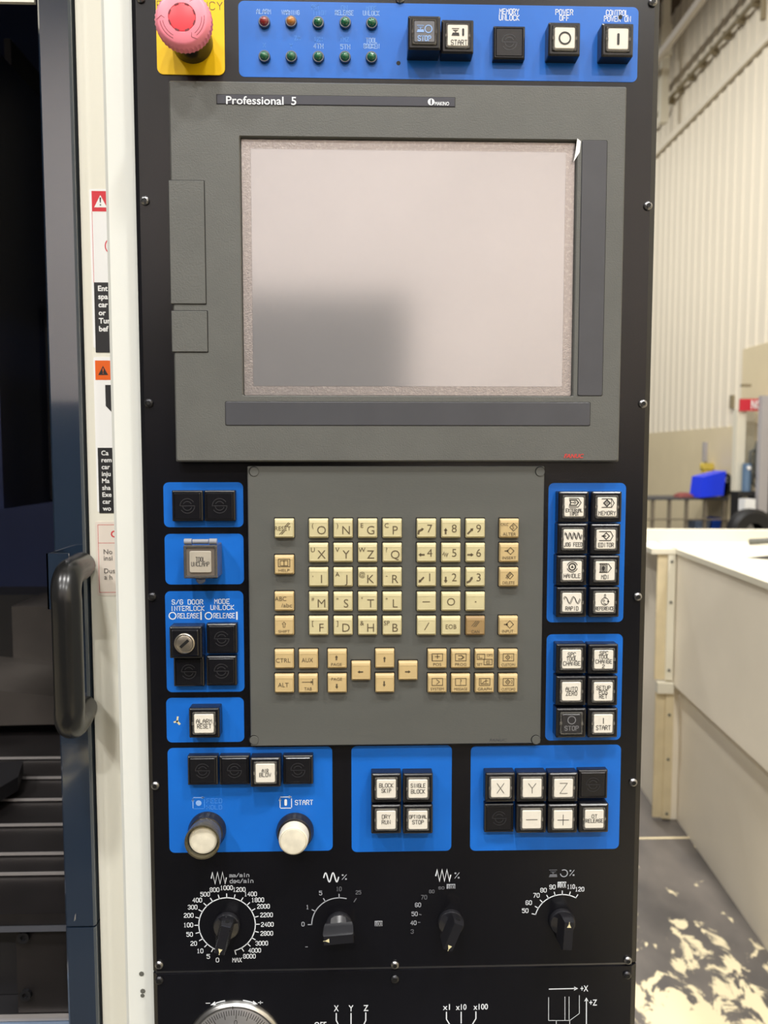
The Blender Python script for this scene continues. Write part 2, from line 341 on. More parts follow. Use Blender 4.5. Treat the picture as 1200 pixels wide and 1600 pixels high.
# machine across the aisle, behind the camera (seen only as a reflection in the dark screen)
t = thing('machine_cabinet', 'dark machine cabinet across the aisle, reflected in the screen', 'machine', (-1.5, -3.0, 0))
b = MB(); b.box(.35, 1.72, -1.2, 0, 0, 2.2); put(b, 'body', 'darkmach', t)
b = MB(); b.box(-2.6, .34, -1.2, 0, 0, 1.72); put(b, 'bed', 'darkmach', t)
b = MB(); b.box(.45, 1.6, 0, .03, .9, 1.8); put(b, 'door', 'blackp', t)
t = thing('unseen_dark_block', 'added unseen low dark block behind the viewer, darkening panel reflections', 'machine', (2.6, -3.4, 0))  # unseen block added to darken reflections on the panel's right side
b = MB(); b.box(-1.9, 2.2, -1.2, 0, 0, 1.35); put(b, 'body', 'darkmach', t)
b = MB(); b.box(-1.7, 2.0, -1.0, -.1, 1.35, 1.5); put(b, 'cover', 'blackp', t)

# ================================================================== neighbouring machine on the right
C0 = at_z(1045, 1280, 0); ZT = at_y(1047, 857, C0.y).z; ZL = at_y(1045, 1069, C0.y).z
nm = thing('neighbouring_machine', 'cream machine enclosure with ivory top cover standing on the worn floor', 'machine', (C0.x, C0.y, 0), rz=math.radians(-4.66))
b = MB(); b.box(0, 1.9, -2.0, -.002, ZL, ZT-.02); put(b, 'upper_panel', 'beige', nm)
b = MB(); b.box(.03, 1.9, -2.0, -.002, 0, ZL-.004); put(b, 'lower_panel', 'beige', nm)
b = MB(); b.box(-.03, 1.9, 0, .9, .0, ZT-.02); put(b, 'rear_body', 'beige', nm)
b = MB(); b.box(-.006, 1.92, -2.0, .26, ZT-.02, ZT); b.box(-.10, 0, -.02, .26, ZT-.02, ZT); o = put(b, 'top_cover', 'topw', nm); o['label'] = 'ivory flat top cover'
b = MB(); b.box(-.12, 1.92, .24, .30, ZT-.02, ZT+.05); put(b, 'rear_lip', 'topw', nm)
b = MB(); b.box(-.072, -.034, -.006, .004, ZL+.02, ZT-.02); b.box(-.066, -.030, -.006, .004, .01, ZL-.03); put(b, 'flange', 'beiged', nm)
b = MB(); b.box(-.034, -.006, -.016, .004, ZL+.02, ZT-.02); put(b, 'bolting_strip', 'topw', nm)
b = MB(); b.box(-.030, .002, -.016, .004, .01, ZL-.03); put(b, 'bolting_strip', 'beiged', nm)
b = MB(); b.box(-.066, -.004, -.03, .004, ZL-.03, ZL+.012); put(b, 'ledge', 'topw', nm)
bo = MB(); bo.lathe([(.006, 0), (.005, .004), (.002, .005)], n=8); bom = bo.mesh('bolt'); bom.materials.append(M['dirt'])
for z in (ZT-.05, (ZT+ZL)/2+.06, ZL+.06): link('bolt', bom, None, nm, (-.02, -.016, z))
for z in (ZL-.12, ZL-.30, .03): link('bolt', bom, None, nm, (-.014, -.016, z))
sl = at_z(1192, 872, ZT); m4 = (Matrix.Rotation(math.radians(4.66), 4, 'Z') @ (sl-C0)); b = MB(); b.face([(m4.x-.06, ZT+.001, -m4.y+.0), (m4.x+.3, ZT+.001, -m4.y-.22), (m4.x+.3, ZT+.001, -m4.y+.26)]); put(b, 'slot', 'well', nm)
hp = at_z(1170, 851, ZT); b = MB(); b.tube([hp+Vector((0, 0, .012)), hp+Vector((.09, -.03, .02)), hp+Vector((.2, 0, .012))], .012, 8); tag(put(b, 'hose_end', 'dirt', None, smooth=40), 'short grey hose end lying on the ivory machine cover', 'hose')

# ================================================================== far end: bench, bins, sign, tyre
YB = 9.7
def B2(px, py, y=YB): p = at_y(px, py, y); return p.x, p.z
bx0, bz = B2(985, 778); bx1, _ = B2(1138, 780)
bench = thing('work_bench', 'steel-framed work bench against the tan wall, behind the cream machine', 'bench', (0, YB, 0))
b = MB(); b.box(bx0, bx1, 0, .7, bz-.03, bz); put(b, 'bench_top', 'benchtop', bench)
for px in (1022, 1048, 1075, 1104, 1134):
    x = B2(px, 780)[0]; b = MB(); b.box(x-.02, x+.02, .02, .06, 0, bz-.03); put(b, 'leg', 'benchm', bench)
z2 = B2(1000, 842)[1]; b = MB(); b.box(bx0, bx1, .03, .62, z2-.025, z2); put(b, 'shelf', 'benchm', bench)
z3 = B2(1000, 813)[1]; b = MB(); b.box(bx0, bx1, .0, .02, z3, z3+.02); put(b, 'rail', 'benchm', bench)
cc = at_y(1100, 757, YB+.16)
bt = thing('storage_bin', 'bright blue plastic bin tipped on its side on the bench', 'bin', (cc.x, cc.y, bz+.005))
b = MB(); b.loft([([(-.14, .0), (.17, .03), (.20, .36), (-.11, .28)], .22), ([(-.14, 0), (.17, .03), (.20, .36), (-.11, .28)], -.14)], cap0=True); put(b, 'shell', 'bin', bt)
b = MB(); b.lathe([(.15, 0), (.15, .05), (.12, .05)], 0, 0, 20); o = put(b, 'end_cap', 'rubber', bt, (.225, -.1, .18)); o.rotation_euler = (0, 0, PI/2)
b = MB(); b.arc(0, 0, .03, 0, 360, .012, 0); o = put(b, 'ring', 'sticker', bt, (.215, -.21, .24)); o.rotation_euler = (0, 0, PI/5)
p = at_y(1102, 729, YB+.58); b = MB(); b.loft([(rrect(.16, .10, .03), 0), (rrect(.16, .10, .03), .1)], cap0=True); b.box(-.06, .06, -.1, 0, -(p.z-bz)+.0, -.04); tag(put(b, 'tool_handle', 'yel2', None, (p.x, p.y, p.z)), 'yellow plastic tool body standing behind the tipped blue bin', 'tool')
p = at_y(1068, 775, YB+.2); b = MB(); b.loft([(rrect(.22, .26, .05), 0), (rrect(.20, .24, .05), .03), (rrect(.1, .15, .04), .06)], cap0=True); o = put(b, 'shop_rag', 'rag', None, (p.x, YB+.2, bz+.002)); o.rotation_euler = (-PI/2, 0, 0); tag(o, 'crumpled maroon rag on the bench beside the blue bin', 'rag')
for px0, px1, py, m, lb in ((1116, 1131, 810, 'bind', 'small blue bin on the lower bench shelf'), (1090, 1114, 815, 'bing', 'grey-blue bin on the lower bench shelf, beside the blue one')):
    xa, za = B2(px0, py, YB+.1); xb, _ = B2(px1, py, YB+.1); b = MB(); W_ = xb-xa; H_ = max(.1, za-z2)
    b.loft([(rrect(W_*.85, .24, .02), 0), (rrect(W_, .3, .02), H_), (rrect(W_-.02, .28, .02), H_), (rrect(W_*.85-.02, .22, .02), .02)], cap0=True)
    o = put(b, 'storage_bin', m, None, ((xa+xb)/2, YB+.3, z2+.001)); o.rotation_euler = (-PI/2, 0, 0); tag(o, lb, 'bin')
b = MB(); p = at_y(1102, 708, 0); q = wl(wall_pt(1102, 706)); pp = wall_pt(1102, 706, .03); b.box(-.03, .03, -.03, .03, -.14, .14); tag(put(b, 'wall_socket', 'greyp', None, (pp.x, pp.y, pp.z)), 'narrow grey box fixed on the tan wall above the blue bin', 'socket')
pp = wall_pt(1144, 628, .03); b = MB(); b.box(-.02, .03, -.04, .04, -.09, .09); tag(put(b, 'wall_switch', 'conduit', None, (pp.x, pp.y, pp.z)), 'small weathered switch box on the ivory wall left of the red sign', 'switch')
YS = 8.75
def bxp(name, m, px0, py0, px1, py1, y, dep, parent=None, lab=None, cat=None, zmin=None):
    x0, z1 = B2(px0, py0, y); x1, z0 = B2(px1, py1, y)
    if zmin is not None: z0 = zmin
    b = MB(); b.box(x0, x1, y, y+dep, z0, z1); o = put(b, name, m, parent)
    if lab: tag(o, lab, cat)
    return o
st = thing('storage_bay', 'grey-green storage bay with a white post below the red sign', 'bay')
bxp('post', 'topw', 1152, 640, 1160, 828, YS, .1, st, zmin=0)
bxp('back_panel', 'niche', 1160, 640, 1174, 828, YS+.25, .04, st, zmin=0)
bxp('lintel', 'conduit', 1160, 600, 1174, 604, YS+.2, .05, st)
bxp('grey_post', 'greyp', 1191, 618, 1198, 828, YS-.3, .08, None, 'tall light grey steel post beside the storage bay', 'post', zmin=0).name = 'steel_post'
bxp('steel_cabinet', 'darkmach', 1200, 660, 1204, 828, YS-.20, .1, None, 'dark cabinet at the picture edge, behind the grey post', 'cabinet', zmin=0)
sg = thing('hanging_sign', 'red sign with white lettering above the storage bay', 'sign')
bxp('board', 'signred', 1157, 623, 1194, 642, YS-.05, .03, sg)
x, z = B2(1181.5, 632, YS-.06); hs = (YS+D)/1200
b = MB(); ftext(b, 'NC', x, z, 13*hs, 15*hs, -(YS-.055), .03); put(b, 'lettering', 'sticker', sg)
x, z = B2(1166, 765, YS-.1); b = MB(); s_ = (YS+D-.1)/1200; z0 = B2(1156, 768, YS-.25)[1]-.003
b.tube([(x, YS-.1, z0), (x, YS-.1, z0+44*s_)], 7*s_, 12); tag(put(b, 'canister', 'bluec', None, smooth=40), 'steel-blue canister standing on the dark stand by the white post', 'canister')
b = MB(); b.tube([(x-.01, YS-.175, z0+37*s_), (x-.01, YS-.16, z0+37*s_)], 3.2*s_, 10); put(b, 'cap', 'sticker', bpy.data.objects['canister'])
x0, z1 = B2(1156, 768, YS-.25); x1, _ = B2(1190, 768, YS-.25)
b = MB(); b.box(x0, x1, YS-.22, YS-.01, z1-.06, z1-.004); b.box(x0, x0+.05, YS-.2, YS-.02, 0, z1-.06); b.box(x1-.05, x1, YS-.2, YS-.02, 0, z1-.06); tag(put(b, 'stand', 'rubber'), 'low dark stand under the canister', 'stand')
bxp('paper_box', 'sticker', 1164, 780, 1180, 800, YS-.42, .15, None, 'tall white carton before the dark stand, behind the tyre', 'box', zmin=0)
x, z = B2(1170, 830, YS-.6); s_ = (YS+D-.6)/1200
tr = MB(); tr.lathe([(13*s_, -.1), (30*s_, -.1), (36*s_, -.06), (36*s_, .06), (30*s_, .1), (14*s_, .1)], 0, 0, 28, cap1=False); o = put(tr, 'tyre', 'rubber', None, (x+.02, YS-.6, max(z, 36*s_)), smooth=40); tag(o, 'black tyre standing upright behind the cream machine', 'tyre')
hz = MB(); P3 = [at_y(px, py, YS-.02) for px, py in ((1184, 690), (1181, 702), (1173, 706), (1172, 722), (1180, 735), (1174, 752), (1182, 764), (1184, 740), (1180, 716), (1183, 700))]
hz.tube(P3, .025, 8); tag(put(hz, 'hose_bundle', 'dirt', None, smooth=50), 'dark tangled hose hanging in the storage bay behind the canister', 'hose')

# ================================================================== machine on the left: column, door, interior
def px_box(mb, px0, px1, pyref, y0, y1, z0, z1):
    mb.box(at_y(px0, pyref, y0).x, at_y(px1, pyref, y0).x, y0, y1, z0, z1)
ZLO, ZHI = .35, 2.35
ph = thing('pendant_column', 'white painted column that carries the black control panel', 'column')
b = MB(); xl = at_y(168.5, 500, .012).x; xr = at_y(985, 714, .012).x
b.loft([([(xl, ZLO), (xr, ZLO), (xr, ZHI), (xl, ZHI)], -.10), ([(xl, ZLO), (xr, ZLO), (xr, ZHI), (xl, ZHI)], -.015), ([(xl+.003, ZLO), (xr-.003, ZLO), (xr-.003, ZHI), (xl+.003, ZHI)], -.012)], cap0=True); put(b, 'body', 'housing', ph)
for px, py, r in ((221, 1522, .0022), (223, 1549, .0022), (222.5, 1556, .0018)):
    x, z = U(px, py, -.0115); b = MB(); b.disc(x, z, r, -.0117, 7); o = put(b, 'paint_chip', 'dirt', ph)
YD = .12
en = thing('machine_enclosure', 'white machine front with warning stickers between the blue door and the column', 'machine')
b = MB(); x_ = at_y(128.3, 700, YD).x+.0018; b.box(x_, x_+.08, YD+.008, YD+.03, ZLO, ZHI); put(b, 'front_strip', 'cream', en)
zt = at_y(30, 3, YD+.03).z; b = MB(); px_box(b, -320, 75, 700, YD+.03, YD+.034, zt, ZHI); put(b, 'lintel', 'cream', en)
b = MB(); b.box(-1.5, -.30, 1.3, 1.34, ZLO, ZHI); put(b, 'back_wall', 'navy', en)
b = MB(); b.box(-1.5, -.30, YD+.04, 1.3, ZHI-.05, ZHI); put(b, 'inner_roof', 'navy', en)
b = MB(); x = at_y(129, 700, YD+.03).x; b.box(x+.004, x+.02, YD+.035, 1.3, ZLO, ZHI); put(b, 'inner_side', 'interior', en)
b = MB(); b.box(-1.5, -1.46, YD+.3, 1.3, ZLO, ZHI); put(b, 'inner_side', 'interior', en)
# machining area: spindle column, ram, fixture and sloped chute, all dark
sp = thing('spindle_head', 'dark spindle column inside the open machine', 'spindle')
def fromto(px0, py0, px1, py1, y, dep, name, m, par):
    a = at_y(px0, py0, y); c = at_y(px1, py1, y); b = MB(); b.box(a.x, c.x, y, y+dep, c.z, a.z); return put(b, name, m, par)
fromto(-60, 60, 6, 795, .75, .3, 'ram', 'navy', sp)
fromto(6, 60, 40, 780, .85, .2, 'column', 'interior', sp)
fromto(38, 480, 100, 780, .95, .2, 'guard_plate', 'interior', sp)
fx = thing('work_fixture', 'dark fixture block at the back of the machine table', 'fixture')
fromto(18, 948, 110, 1046, .80, .14, 'block', 'interior2', fx)
fromto(-80, 930, 120, 1046, .94, .1, 'angle_plate', 'interior', fx)
a = at_y(-60, 1050, .78); c = at_y(110, 1175, .62)
b = MB(); b.loft([([(a.x, 0), (c.x+.1, -.04), (c.x+.1, -.07), (a.x, -.075)], -.62), ([(a.x, .0), (c.x+.1, -.04), (c.x+.1, -.07), (a.x, -.075)], -.8)], cap0=True); o = put(b, 'chute', 'interior2', fx, (0, 0, a.z+.03))
# telescopic way covers: each plate one slab with a bright leading edge
wc = thing('way_cover', 'stepped telescopic way cover with bright steel edges inside the machine', 'way cover')
ZW = 1.0; lines = [1183, 1214, 1248, 1287, 1332, 1363]; prev = .72
for i, py in enumerate(lines):
    z = ZW-.004*i; p = at_z(50, py, z)
    b = MB(); b.box(-.95, -.305, p.y, prev+.02, z-.012, z); pl = put(b, 'cover_plate', 'cover', wc)
    b = MB(); b.box(-.95, -.305, p.y-.0022, p.y-.0002, z-.0022, z+.0008); o = put(b, 'wiper_edge', 'edge', pl); prev = p.y
z = ZW-.024; p = at_z(50, 1428, z); b = MB(); b.box(-.95, -.305, p.y, prev+.02, z-.012, z); put(b, 'front_plate', 'cover', wc); YF = p.y
a = at_y(50, 1447, YF).z; b = MB(); b.box(-.95, -.305, YF-.01, YF+.1, a, z-.013); put(b, 'cross_rail', 'strip', wc)
zb = at_y(50, 1578, YF+.005).z; b = MB(); b.box(-.95, at_y(26, 1500, YF+.03).x, YF+.03, YF+.05, zb, a); put(b, 'apron', 'interior', wc)
b = MB(); b.box(at_y(26, 1500, YF+.0).x, -.305, YF+.0, YF+.05, zb, a); o = put(b, 'apron', 'cover', wc)
for px, py in ((39, 1462), (42, 1552)):
    x, z_ = at_y(px, py, YF).x, at_y(px, py, YF).z; b = MB(); b.lathe([(.006, 0), (.006, .004), (.003, .004), (.003, .001)], x, z_, 12); put(b, 'bolt', 'screwb', wc, (0, YF-.0005, 0))
b = MB(); b.box(-.95, -.305, YF-.006, YF-.001, zb-.004, zb); put(b, 'sill', 'edge', wc)
b = MB(); b.box(-.95, -.305, YF-.010, YF-.0012, zb-.12, zb-.005); put(b, 'sill_base', 'bing', wc)
b = MB(); b.box(-.95, -.305, YF-.001, YF+.05, zb-.012, zb-.001); put(b, 'tray', 'interior', wc)
a = at_z(2, 1250, ZW); b = MB(); b.loft([([(a.x-.2, -.32), (a.x-.02, -.30), (a.x+.045, -.45), (a.x-.2, -.38)], -ZW), ([(a.x-.2, -.32), (a.x-.02, -.30), (a.x+.045, -.45), (a.x-.2, -.38)], -ZW-.02)], cap0=True)
bb = MB(); q0, q1, q2, q3 = at_z(-60, 1192, ZW+.02), at_z(36, 1189, ZW+.02), at_z(28, 1214, ZW+.02), at_z(-60, 1265, ZW+.02)
bb.v = [(q.x, q.y, ZW+.0015) for q in (q0, q1, q2, q3)]+[(q.x, q.y, ZW+.02) for q in (q0, q1, q2, q3)]; bb.f = [[0, 1, 2, 3], [4, 7, 6, 5], [0, 4, 5, 1], [1, 5, 6, 2], [2, 6, 7, 3], [3, 7, 4, 0]]
tag(put(bb, 'clamp_bar', 'interior'), 'dark clamp bar lying on the way cover', 'clamp')
# sliding door with its tubular handle
dr = thing('sliding_door', 'slate blue edge of the machine sliding door with black tube handle', 'door'); dr['kind'] = 'thing'
zs = at_y(120, 1448, YD).z
def door_leaf(z0, z1, nm):
    x0, x1 = at_y(78.5, 700, YD).x, at_y(128.3, 700, YD).x
    b = MB(); b.loft([([(x0, z0), (x1, z0), (x1, z1), (x0, z1)], -YD-.03), ([(x0, z0), (x1, z0), (x1, z1), (x0, z1)], -YD-.002), ([(x0+.002, z0), (x1-.002, z0), (x1-.002, z1), (x0+.002, z1)], -YD)], cap0=True); return put(b, nm, 'door', dr)
door_leaf(zs+.0006, ZHI, 'door_leaf'); door_leaf(ZLO, zs-.0012, 'lower_leaf')
x, z = at_y(117, 1433, YD).x, at_y(117, 1433, YD).z; b = MB(); b.poly([(x-.0008, z-.004), (x+.0008, z-.002), (x+.0012, z+.004), (x+.0002, z+.002)], -YD+.0004); put(b, 'paint_chip', 'edge', dr)
pA, pB = at_y(127, 888, YD), at_y(131, 1142, YD); YH = YD-.062
tA = at_y(98, 900, YH); tB = at_y(115, 1143, YH); R_ = .0125
xb_ = (tA.x+tB.x)/2
# the handle stands straight off the door and bends into a vertical grip
path = [(pA.x, YD, pA.z)]
rb_ = .022
gx = xb_; gA, gB = tA.z, tB.z
path = [Vector((pA.x, YD+.001, pA.z)), Vector((pA.x+(gx-pA.x)*.45, YD-.025, pA.z))]
for i in range(9):
    a = PI/2*i/8; path.append(Vector((pA.x+(gx-pA.x)*(.6+.4*i/8), YH+rb_-rb_*math.sin(a), gA-rb_+rb_*math.cos(a))))
n_ = 6
for i in range(1, n_): path.append(Vector((gx, YH, (gA-rb_)+((gB+rb_)-(gA-rb_))*i/n_)))
for i in range(9):
    a = PI/2*i/8; path.append(Vector((gx+(pB.x-gx)*(.4*i/8), YH+rb_-rb_*math.cos(a), gB+rb_-rb_*math.sin(a))))
path += [Vector((gx+(pB.x-gx)*.55, YD-.025, pB.z)), Vector((pB.x, YD+.001, pB.z))]
path[0].z = path[1].z = gA; path[-1].z = path[-2].z = gB
b = MB(); b.tube(path, R_, 24); o = put(b, 'door_handle', 'handle', dr, smooth=50); o['label'] = 'black tubular grip'
# sheet bracket behind the grip, open at the top, and a bolt
a = at_y(72, 865, YD-.035); c = at_y(129, 865, YD-.001)
b = MB(); z1 = a.z; z0 = z1-.05
b.box(a.x, a.x+.0015, YD-.035, YD, z0, z1); b.box(a.x, c.x, YD-.035, YD-.0335, z0, z1); put(b, 'bracket', 'door', dr)
x, z = at_y(124, 1116, YD).x, at_y(124, 1116, YD).z; b = MB(); b.lathe([(.0035, 0), (.0035, .003), (.002, .0035), (.002, .001)], x, z, 12); put(b, 'bolt', 'screw', dr, (0, YD, 0))

# warning stickers on the white strip
YW = YD+.008
def wp(px, py): p = at_y(px, py, YW-.0006); return p.x, p.z
def quad(mb, px0, py0, px1, py1, h, ref=None):
    """axis-aligned patch; the left edge follows the vertical through (px0, py0)"""
    x0, z1 = wp(px0, py0); x1, _ = wp(px1, py0); _, z0 = wp(px0, py1); mb.poly([(x0, z0), (x1, z0), (x1, z1), (x0, z1)], h)
HS = -YW
def sticker(label, px0, py0, wpx, py1, m):
    x0, z1 = wp(px0, py0); _, z0 = wp(px0, py1); s = (YW+D)/1200; w_ = wpx*s
    t = thing('warning_sticker', label, 'sticker', (x0, YW, z1)); b = MB()
    b.loft([(rrect(w_, z1-z0, .0015, w_/2, -(z1-z0)/2), 0), (rrect(w_, z1-z0, .0015, w_/2, -(z1-z0)/2), .0003)]); put(b, 'sheet', m, t)
    return t, s
def lines_(mb, rows, s, H, x, bold, h=.0006):
    for tx, y in rows: ftext(mb, tx, x*s, -y*s, H*s, None, h, bold, left=True)
t, s = sticker('white danger sticker with red header and white warning triangle', 139, 295, 52, 543.5, 'sticker')
b = MB(); b.poly([(3.5*s, -33*s), (48*s, -33*s), (48*s, -3*s), (3.5*s, -3*s)], .0004); put(b, 'header', 'stred', t)
b = MB(); b.poly([(7*s, -27*s), (26*s, -27*s), (16.5*s, -9*s)], .0005); put(b, 'triangle', 'sticker', t)
b = MB(); b.poly([(15.7*s, -20*s), (17.1*s, -20*s), (17.6*s, -12.5*s), (15.2*s, -12.5*s)], .0006); b.disc(16.4*s, -23.4*s, 1.1*s, .0006, 8); put(b, 'exclamation_mark', 'stblack', t)
b = MB(); b.poly([(3.5*s, -243*s), (48*s, -243*s), (48*s, -138*s), (3.5*s, -138*s)], .0004); put(b, 'text_block', 'stblack', t)
b = MB(); b.rib([(3.5*s, -33*s), (3.5*s, -138*s)], .6*s, .0004); b.arc(34*s, -84*s, 12*s, 100, 260, 1.6*s, .0004); put(b, 'pictogram', 'stred', t)
b = MB(); lines_(b, [(x, 147+i*12.1) for i, x in enumerate(('Ent', 'spa', 'car', 'or', 'Tur', 'bef'))], s, 7.6, 9.5, .03); put(b, 'lettering', 'sticker', t)
t, s = sticker('white warning sticker with orange header and black triangle', 145.5, 558, 50, 800, 'sticker')
b = MB(); b.poly([(2.5*s, -34.5*s), (46*s, -34.5*s), (46*s, -5*s), (2.5*s, -5*s)], .0004); put(b, 'header', 'storange', t)
b = MB(); b.poly([(7*s, -27*s), (22*s, -27*s), (14.5*s, -13*s)], .0005); put(b, 'triangle', 'stblack', t)
b = MB(); b.poly([(14*s, -22*s), (15*s, -22*s), (15.4*s, -17*s), (13.6*s, -17*s)], .0006); b.disc(14.5*s, -24.3*s, .8*s, .0006, 8); put(b, 'exclamation_mark', 'storange', t)
b = MB(); b.poly([(17*s, -42*s), (34*s, -42*s), (34*s, -92*s), (17*s, -74*s)], .0004); put(b, 'pictogram', 'stblack', t)
b = MB(); b.poly([(3*s, -239*s), (46*s, -239*s), (46*s, -138*s), (3*s, -138*s)], .0004); put(b, 'text_block', 'stblack', t)
b = MB(); lines_(b, [(x, 146+i*10.7) for i, x in enumerate(('Ca', 'rem', 'car', 'inju', 'Ma', 'sha', 'Exe', 'car', 'wo'))], s, 6.8, 8.5, .02); put(b, 'lettering', 'sticker', t)
t, s = sticker('cream notice sticker with thin red border behind the door handle', 148.5, 815, 52, 931, 'stpink')
b = MB(); b.rib([(4*s, -5*s), (48*s, -5*s), (48*s, -111*s), (4*s, -111*s)], .9*s, .0004, True); b.rib([(4*s, -33.5*s), (48*s, -33.5*s)], .8*s, .0004); put(b, 'border', 'stpl', t)
b = MB(); ftext(b, 'C', 23.5*s, -19.5*s, 10*s, None, .0004, .02, left=True); put(b, 'heading', 'stred', t)
b = MB(); lines_(b, (('No', 47), ('insi', 57), ('Dus', 77), ('a h', 87)), s, 7.4, 12, 0); put(b, 'lettering', 'inkt', t)

# ================================================================== black control panel
XL, XR = at_y(209, 714, 0).x*1.0, 0
XL = (U(206.5, 0)[0]+U(238, 1600)[0])/2; XR = (U(1032, 0)[0]+U(993.5, 1600)[0])/2
ZS = (U(245, 1520)[1]+U(985, 1507)[1])/2
pan = thing('control_panel', 'tall black control panel plate with blue button fields', 'control panel')
low = thing('handwheel_console', 'black lower panel plate with handwheel below the seam', 'control panel')
def plate(parent, z0, z1, nm='plate'):
    b = MB(); e = .0022
    b.loft([([(XL, z0), (XR, z0), (XR, z1), (XL, z1)], -.0118), ([(XL, z0), (XR, z0), (XR, z1), (XL, z1)], -e), ([(XL+.0035, z0+.0008), (XR-.0045, z0+.0008), (XR-.0045, z1-.0008), (XL+.0035, z1-.0008)], 0)], cap0=True)
    return put(b, nm, 'black', parent)
plate(pan, ZS+.0007, U(600, 0)[1]+.06); plate(low, U(600, 1600)[1]-.10, ZS-.0007)
b = MB(); b.box(XR-.006, XR, .0118, .06, ZS+.001, U(600, 0)[1]+.06); put(b, 'return_flange', 'black', pan)
b = MB(); b.box(XL+.002, XR-.004, .0012, .0030, ZS-.0009, ZS+.0009); put(b, 'seam_edge', 'screw', low)
# screws
sm = MB(); sm.lathe([(.0033, 0), (.0033, .0012), (.0027, .0020), (.0017, .0024), (.0016, .0010)], n=16); smm = sm.mesh('screw', 35); smm.materials.append(M['screw'])
smb = smm.copy(); smb.materials.clear(); smb.materials.append(M['screwb'])
for px, py in ((227, 314), (233, 630), (238, 932), (243, 1227), (249, 1507), (1019.5, 4), (1012, 322), (1004, 631), (996, 932), (989, 1222), (980.5, 1500), (617, 1507), (625, -1), (220, -2)):
    x, z = U(px, py); link('screw', smm if px > 240 or py < 400 else smb, None, pan, (x, 0, z)).rotation_euler = (0, 0, 0)
for px, py in ((249, 1531), (617, 1529), (979.5, 1523)):
    x, z = U(px, py); link('screw', smb, None, low, (x, 0, z))
so = MB(); so.disc(0, 0, .0016, .00235, 6); som = so.mesh('socket'); som.materials.append(M['well'])
for o in [o for o in COL.objects if o.name.split('.')[0] == 'screw']: link('socket', som, None, o)
# blue printed fields
def mid(*a): return sum(a)/len(a)
def field(px0, py0, px1, py1, px0b=None, px1b=None, rr=.0042, m='blue'):
    xa, xb = mid(U(px0, py0)[0], U(px0b or px0, py1)[0]), mid(U(px1, py0)[0], U(px1b or px1, py1)[0]); xm = (px0+px1)/2
    z1, z0 = U(xm, py0)[1], U(xm, py1)[1]
    b = MB(); cx, cz = (xa+xb)/2, (z0+z1)/2
    b.loft([(rrect(xb-xa, z1-z0, rr, cx, cz, 5), 0), (rrect(xb-xa, z1-z0, rr, cx, cz, 5), .0003)]); return put(b, 'blue_field', m, pan)
F0 = field(372, 6.5, 997, 124.5, 374, 996)
F1 = field(255.8, 753.5, 380.2, 823.6); F2 = field(257.9, 834, 380.9, 913); F3 = field(258.7, 923.5, 381.2, 1081, 260)
F4 = field(260.3, 1090, 381.4, 1159.4); F5 = field(261.8, 1167.5, 519.5, 1330.5, 265); F6 = field(549, 1165, 706, 1330, 549.5, 705)
F7 = field(735, 1164.5, 970, 1327.5, 735, 967); F8 = field(857, 754.7, 978, 972, 854, 973.5); F9 = field(853.5, 990.8, 973.3, 1156.4, 852.3, 969.3)
PXM = .0005
HF = .0004
def fprint(par, items, m, h=HF, name='lettering', font=None):
    """items: (text, px, py, H px, W px) flat print on the panel"""
    for tx, px, py, H, W in items:
        b = MB(); x, z = U(px, py)
        if font is None: stext(b, tx, x, z, H*PXM, W*PXM, h, 1.05*PXM)
        else: ftext(b, tx, x, z, H*PXM, W*PXM, h, font)
        put(b, name, m, par, fix=False)
fprint(F0, [('MEMORY', 795.5, 18.5, 7.5, 29), ('UNLOCK', 795.5, 28, 7.5, 30), ('POWER', 881.5, 19.5, 7.5, 26), ('OFF', 881.5, 28.5, 7.5, 14), ('CONTROL', 964, 20.5, 7.5, 33), ('POWER ON', 964.5, 30, 7.5, 40)], 'white')
fprint(F0, [('ALARM', 412, 18.5, 6.5, 21), ('WARNING', 454, 20, 6, 26), ('RELEASE', 538, 20.5, 6.5, 27), ('4TH', 497.5, 72.5, 6.5, 14), ('5TH', 539.5, 73.5, 6.5, 14), ('BROKEN', 580.5, 72.5, 6.5, 23), ('TOOL', 580.5, 63.5, 6.5, 16), ('UNLOCK', 580, 21, 6.5, 24)], 'worn')
fprint(F0, [('PST', 493, 11.5, 6, 11), ('ITION', 499, 20.5, 6.5, 19), ('ON', 538, 12.5, 6, 9), ('MODE', 580, 13.5, 6, 15), ('ZA', 464.5, 60, 6, 8), ('TMZ', 538, 62, 6, 13), ('1ZH', 497, 62, 6, 12), ('X', 413, 71, 6, 4), ('Y', 455, 72, 6, 4)], 'ghost', name='faded_lettering')
b = MB(); x, z = U(622.5, 99); b.disc(x, z, .0016, HF); x, z = U(969, 27); b.disc(x, z, .0016, HF*1.2); put(b, 'hole', 'well', F0)
fprint(F3, [('S/G DOOR', 293, 940.5, 7, 48), ('INTERLOCK', 293, 950.5, 7, 52), ('MODE', 347, 939.5, 7, 23), ('UNLOCK', 347.5, 949, 7, 36), ('RELEASE', 294.5, 962, 7.5, 33), ('RELEASE', 350.5, 961.8, 7.5, 33)], 'white')
b = MB()
for px in (269.8, 326): x, z = U(px, 962); b.arc(x, z, 5.3*PXM, 0, 360, 1.7*PXM, HF)
for px in (314.2, 370.2): x, z = U(px, 962); b.rib([(x, z-5.5*PXM), (x, z+5.5*PXM)], 2.4*PXM, HF)
put(b, 'symbol', 'white', F3, fix=False)
b = MB(); x, z = U(277.5, 1127)
b.rib([(x+.5*PXM, z+7*PXM), (x-.5*PXM, z), (x-5*PXM, z-1*PXM)], 2.6*PXM, HF); b.rib([(x-.5*PXM, z), (x+3*PXM, z-4*PXM)], 3.4*PXM, HF); put(b, 'paint_chip', 'orangep', F4, fix=False)
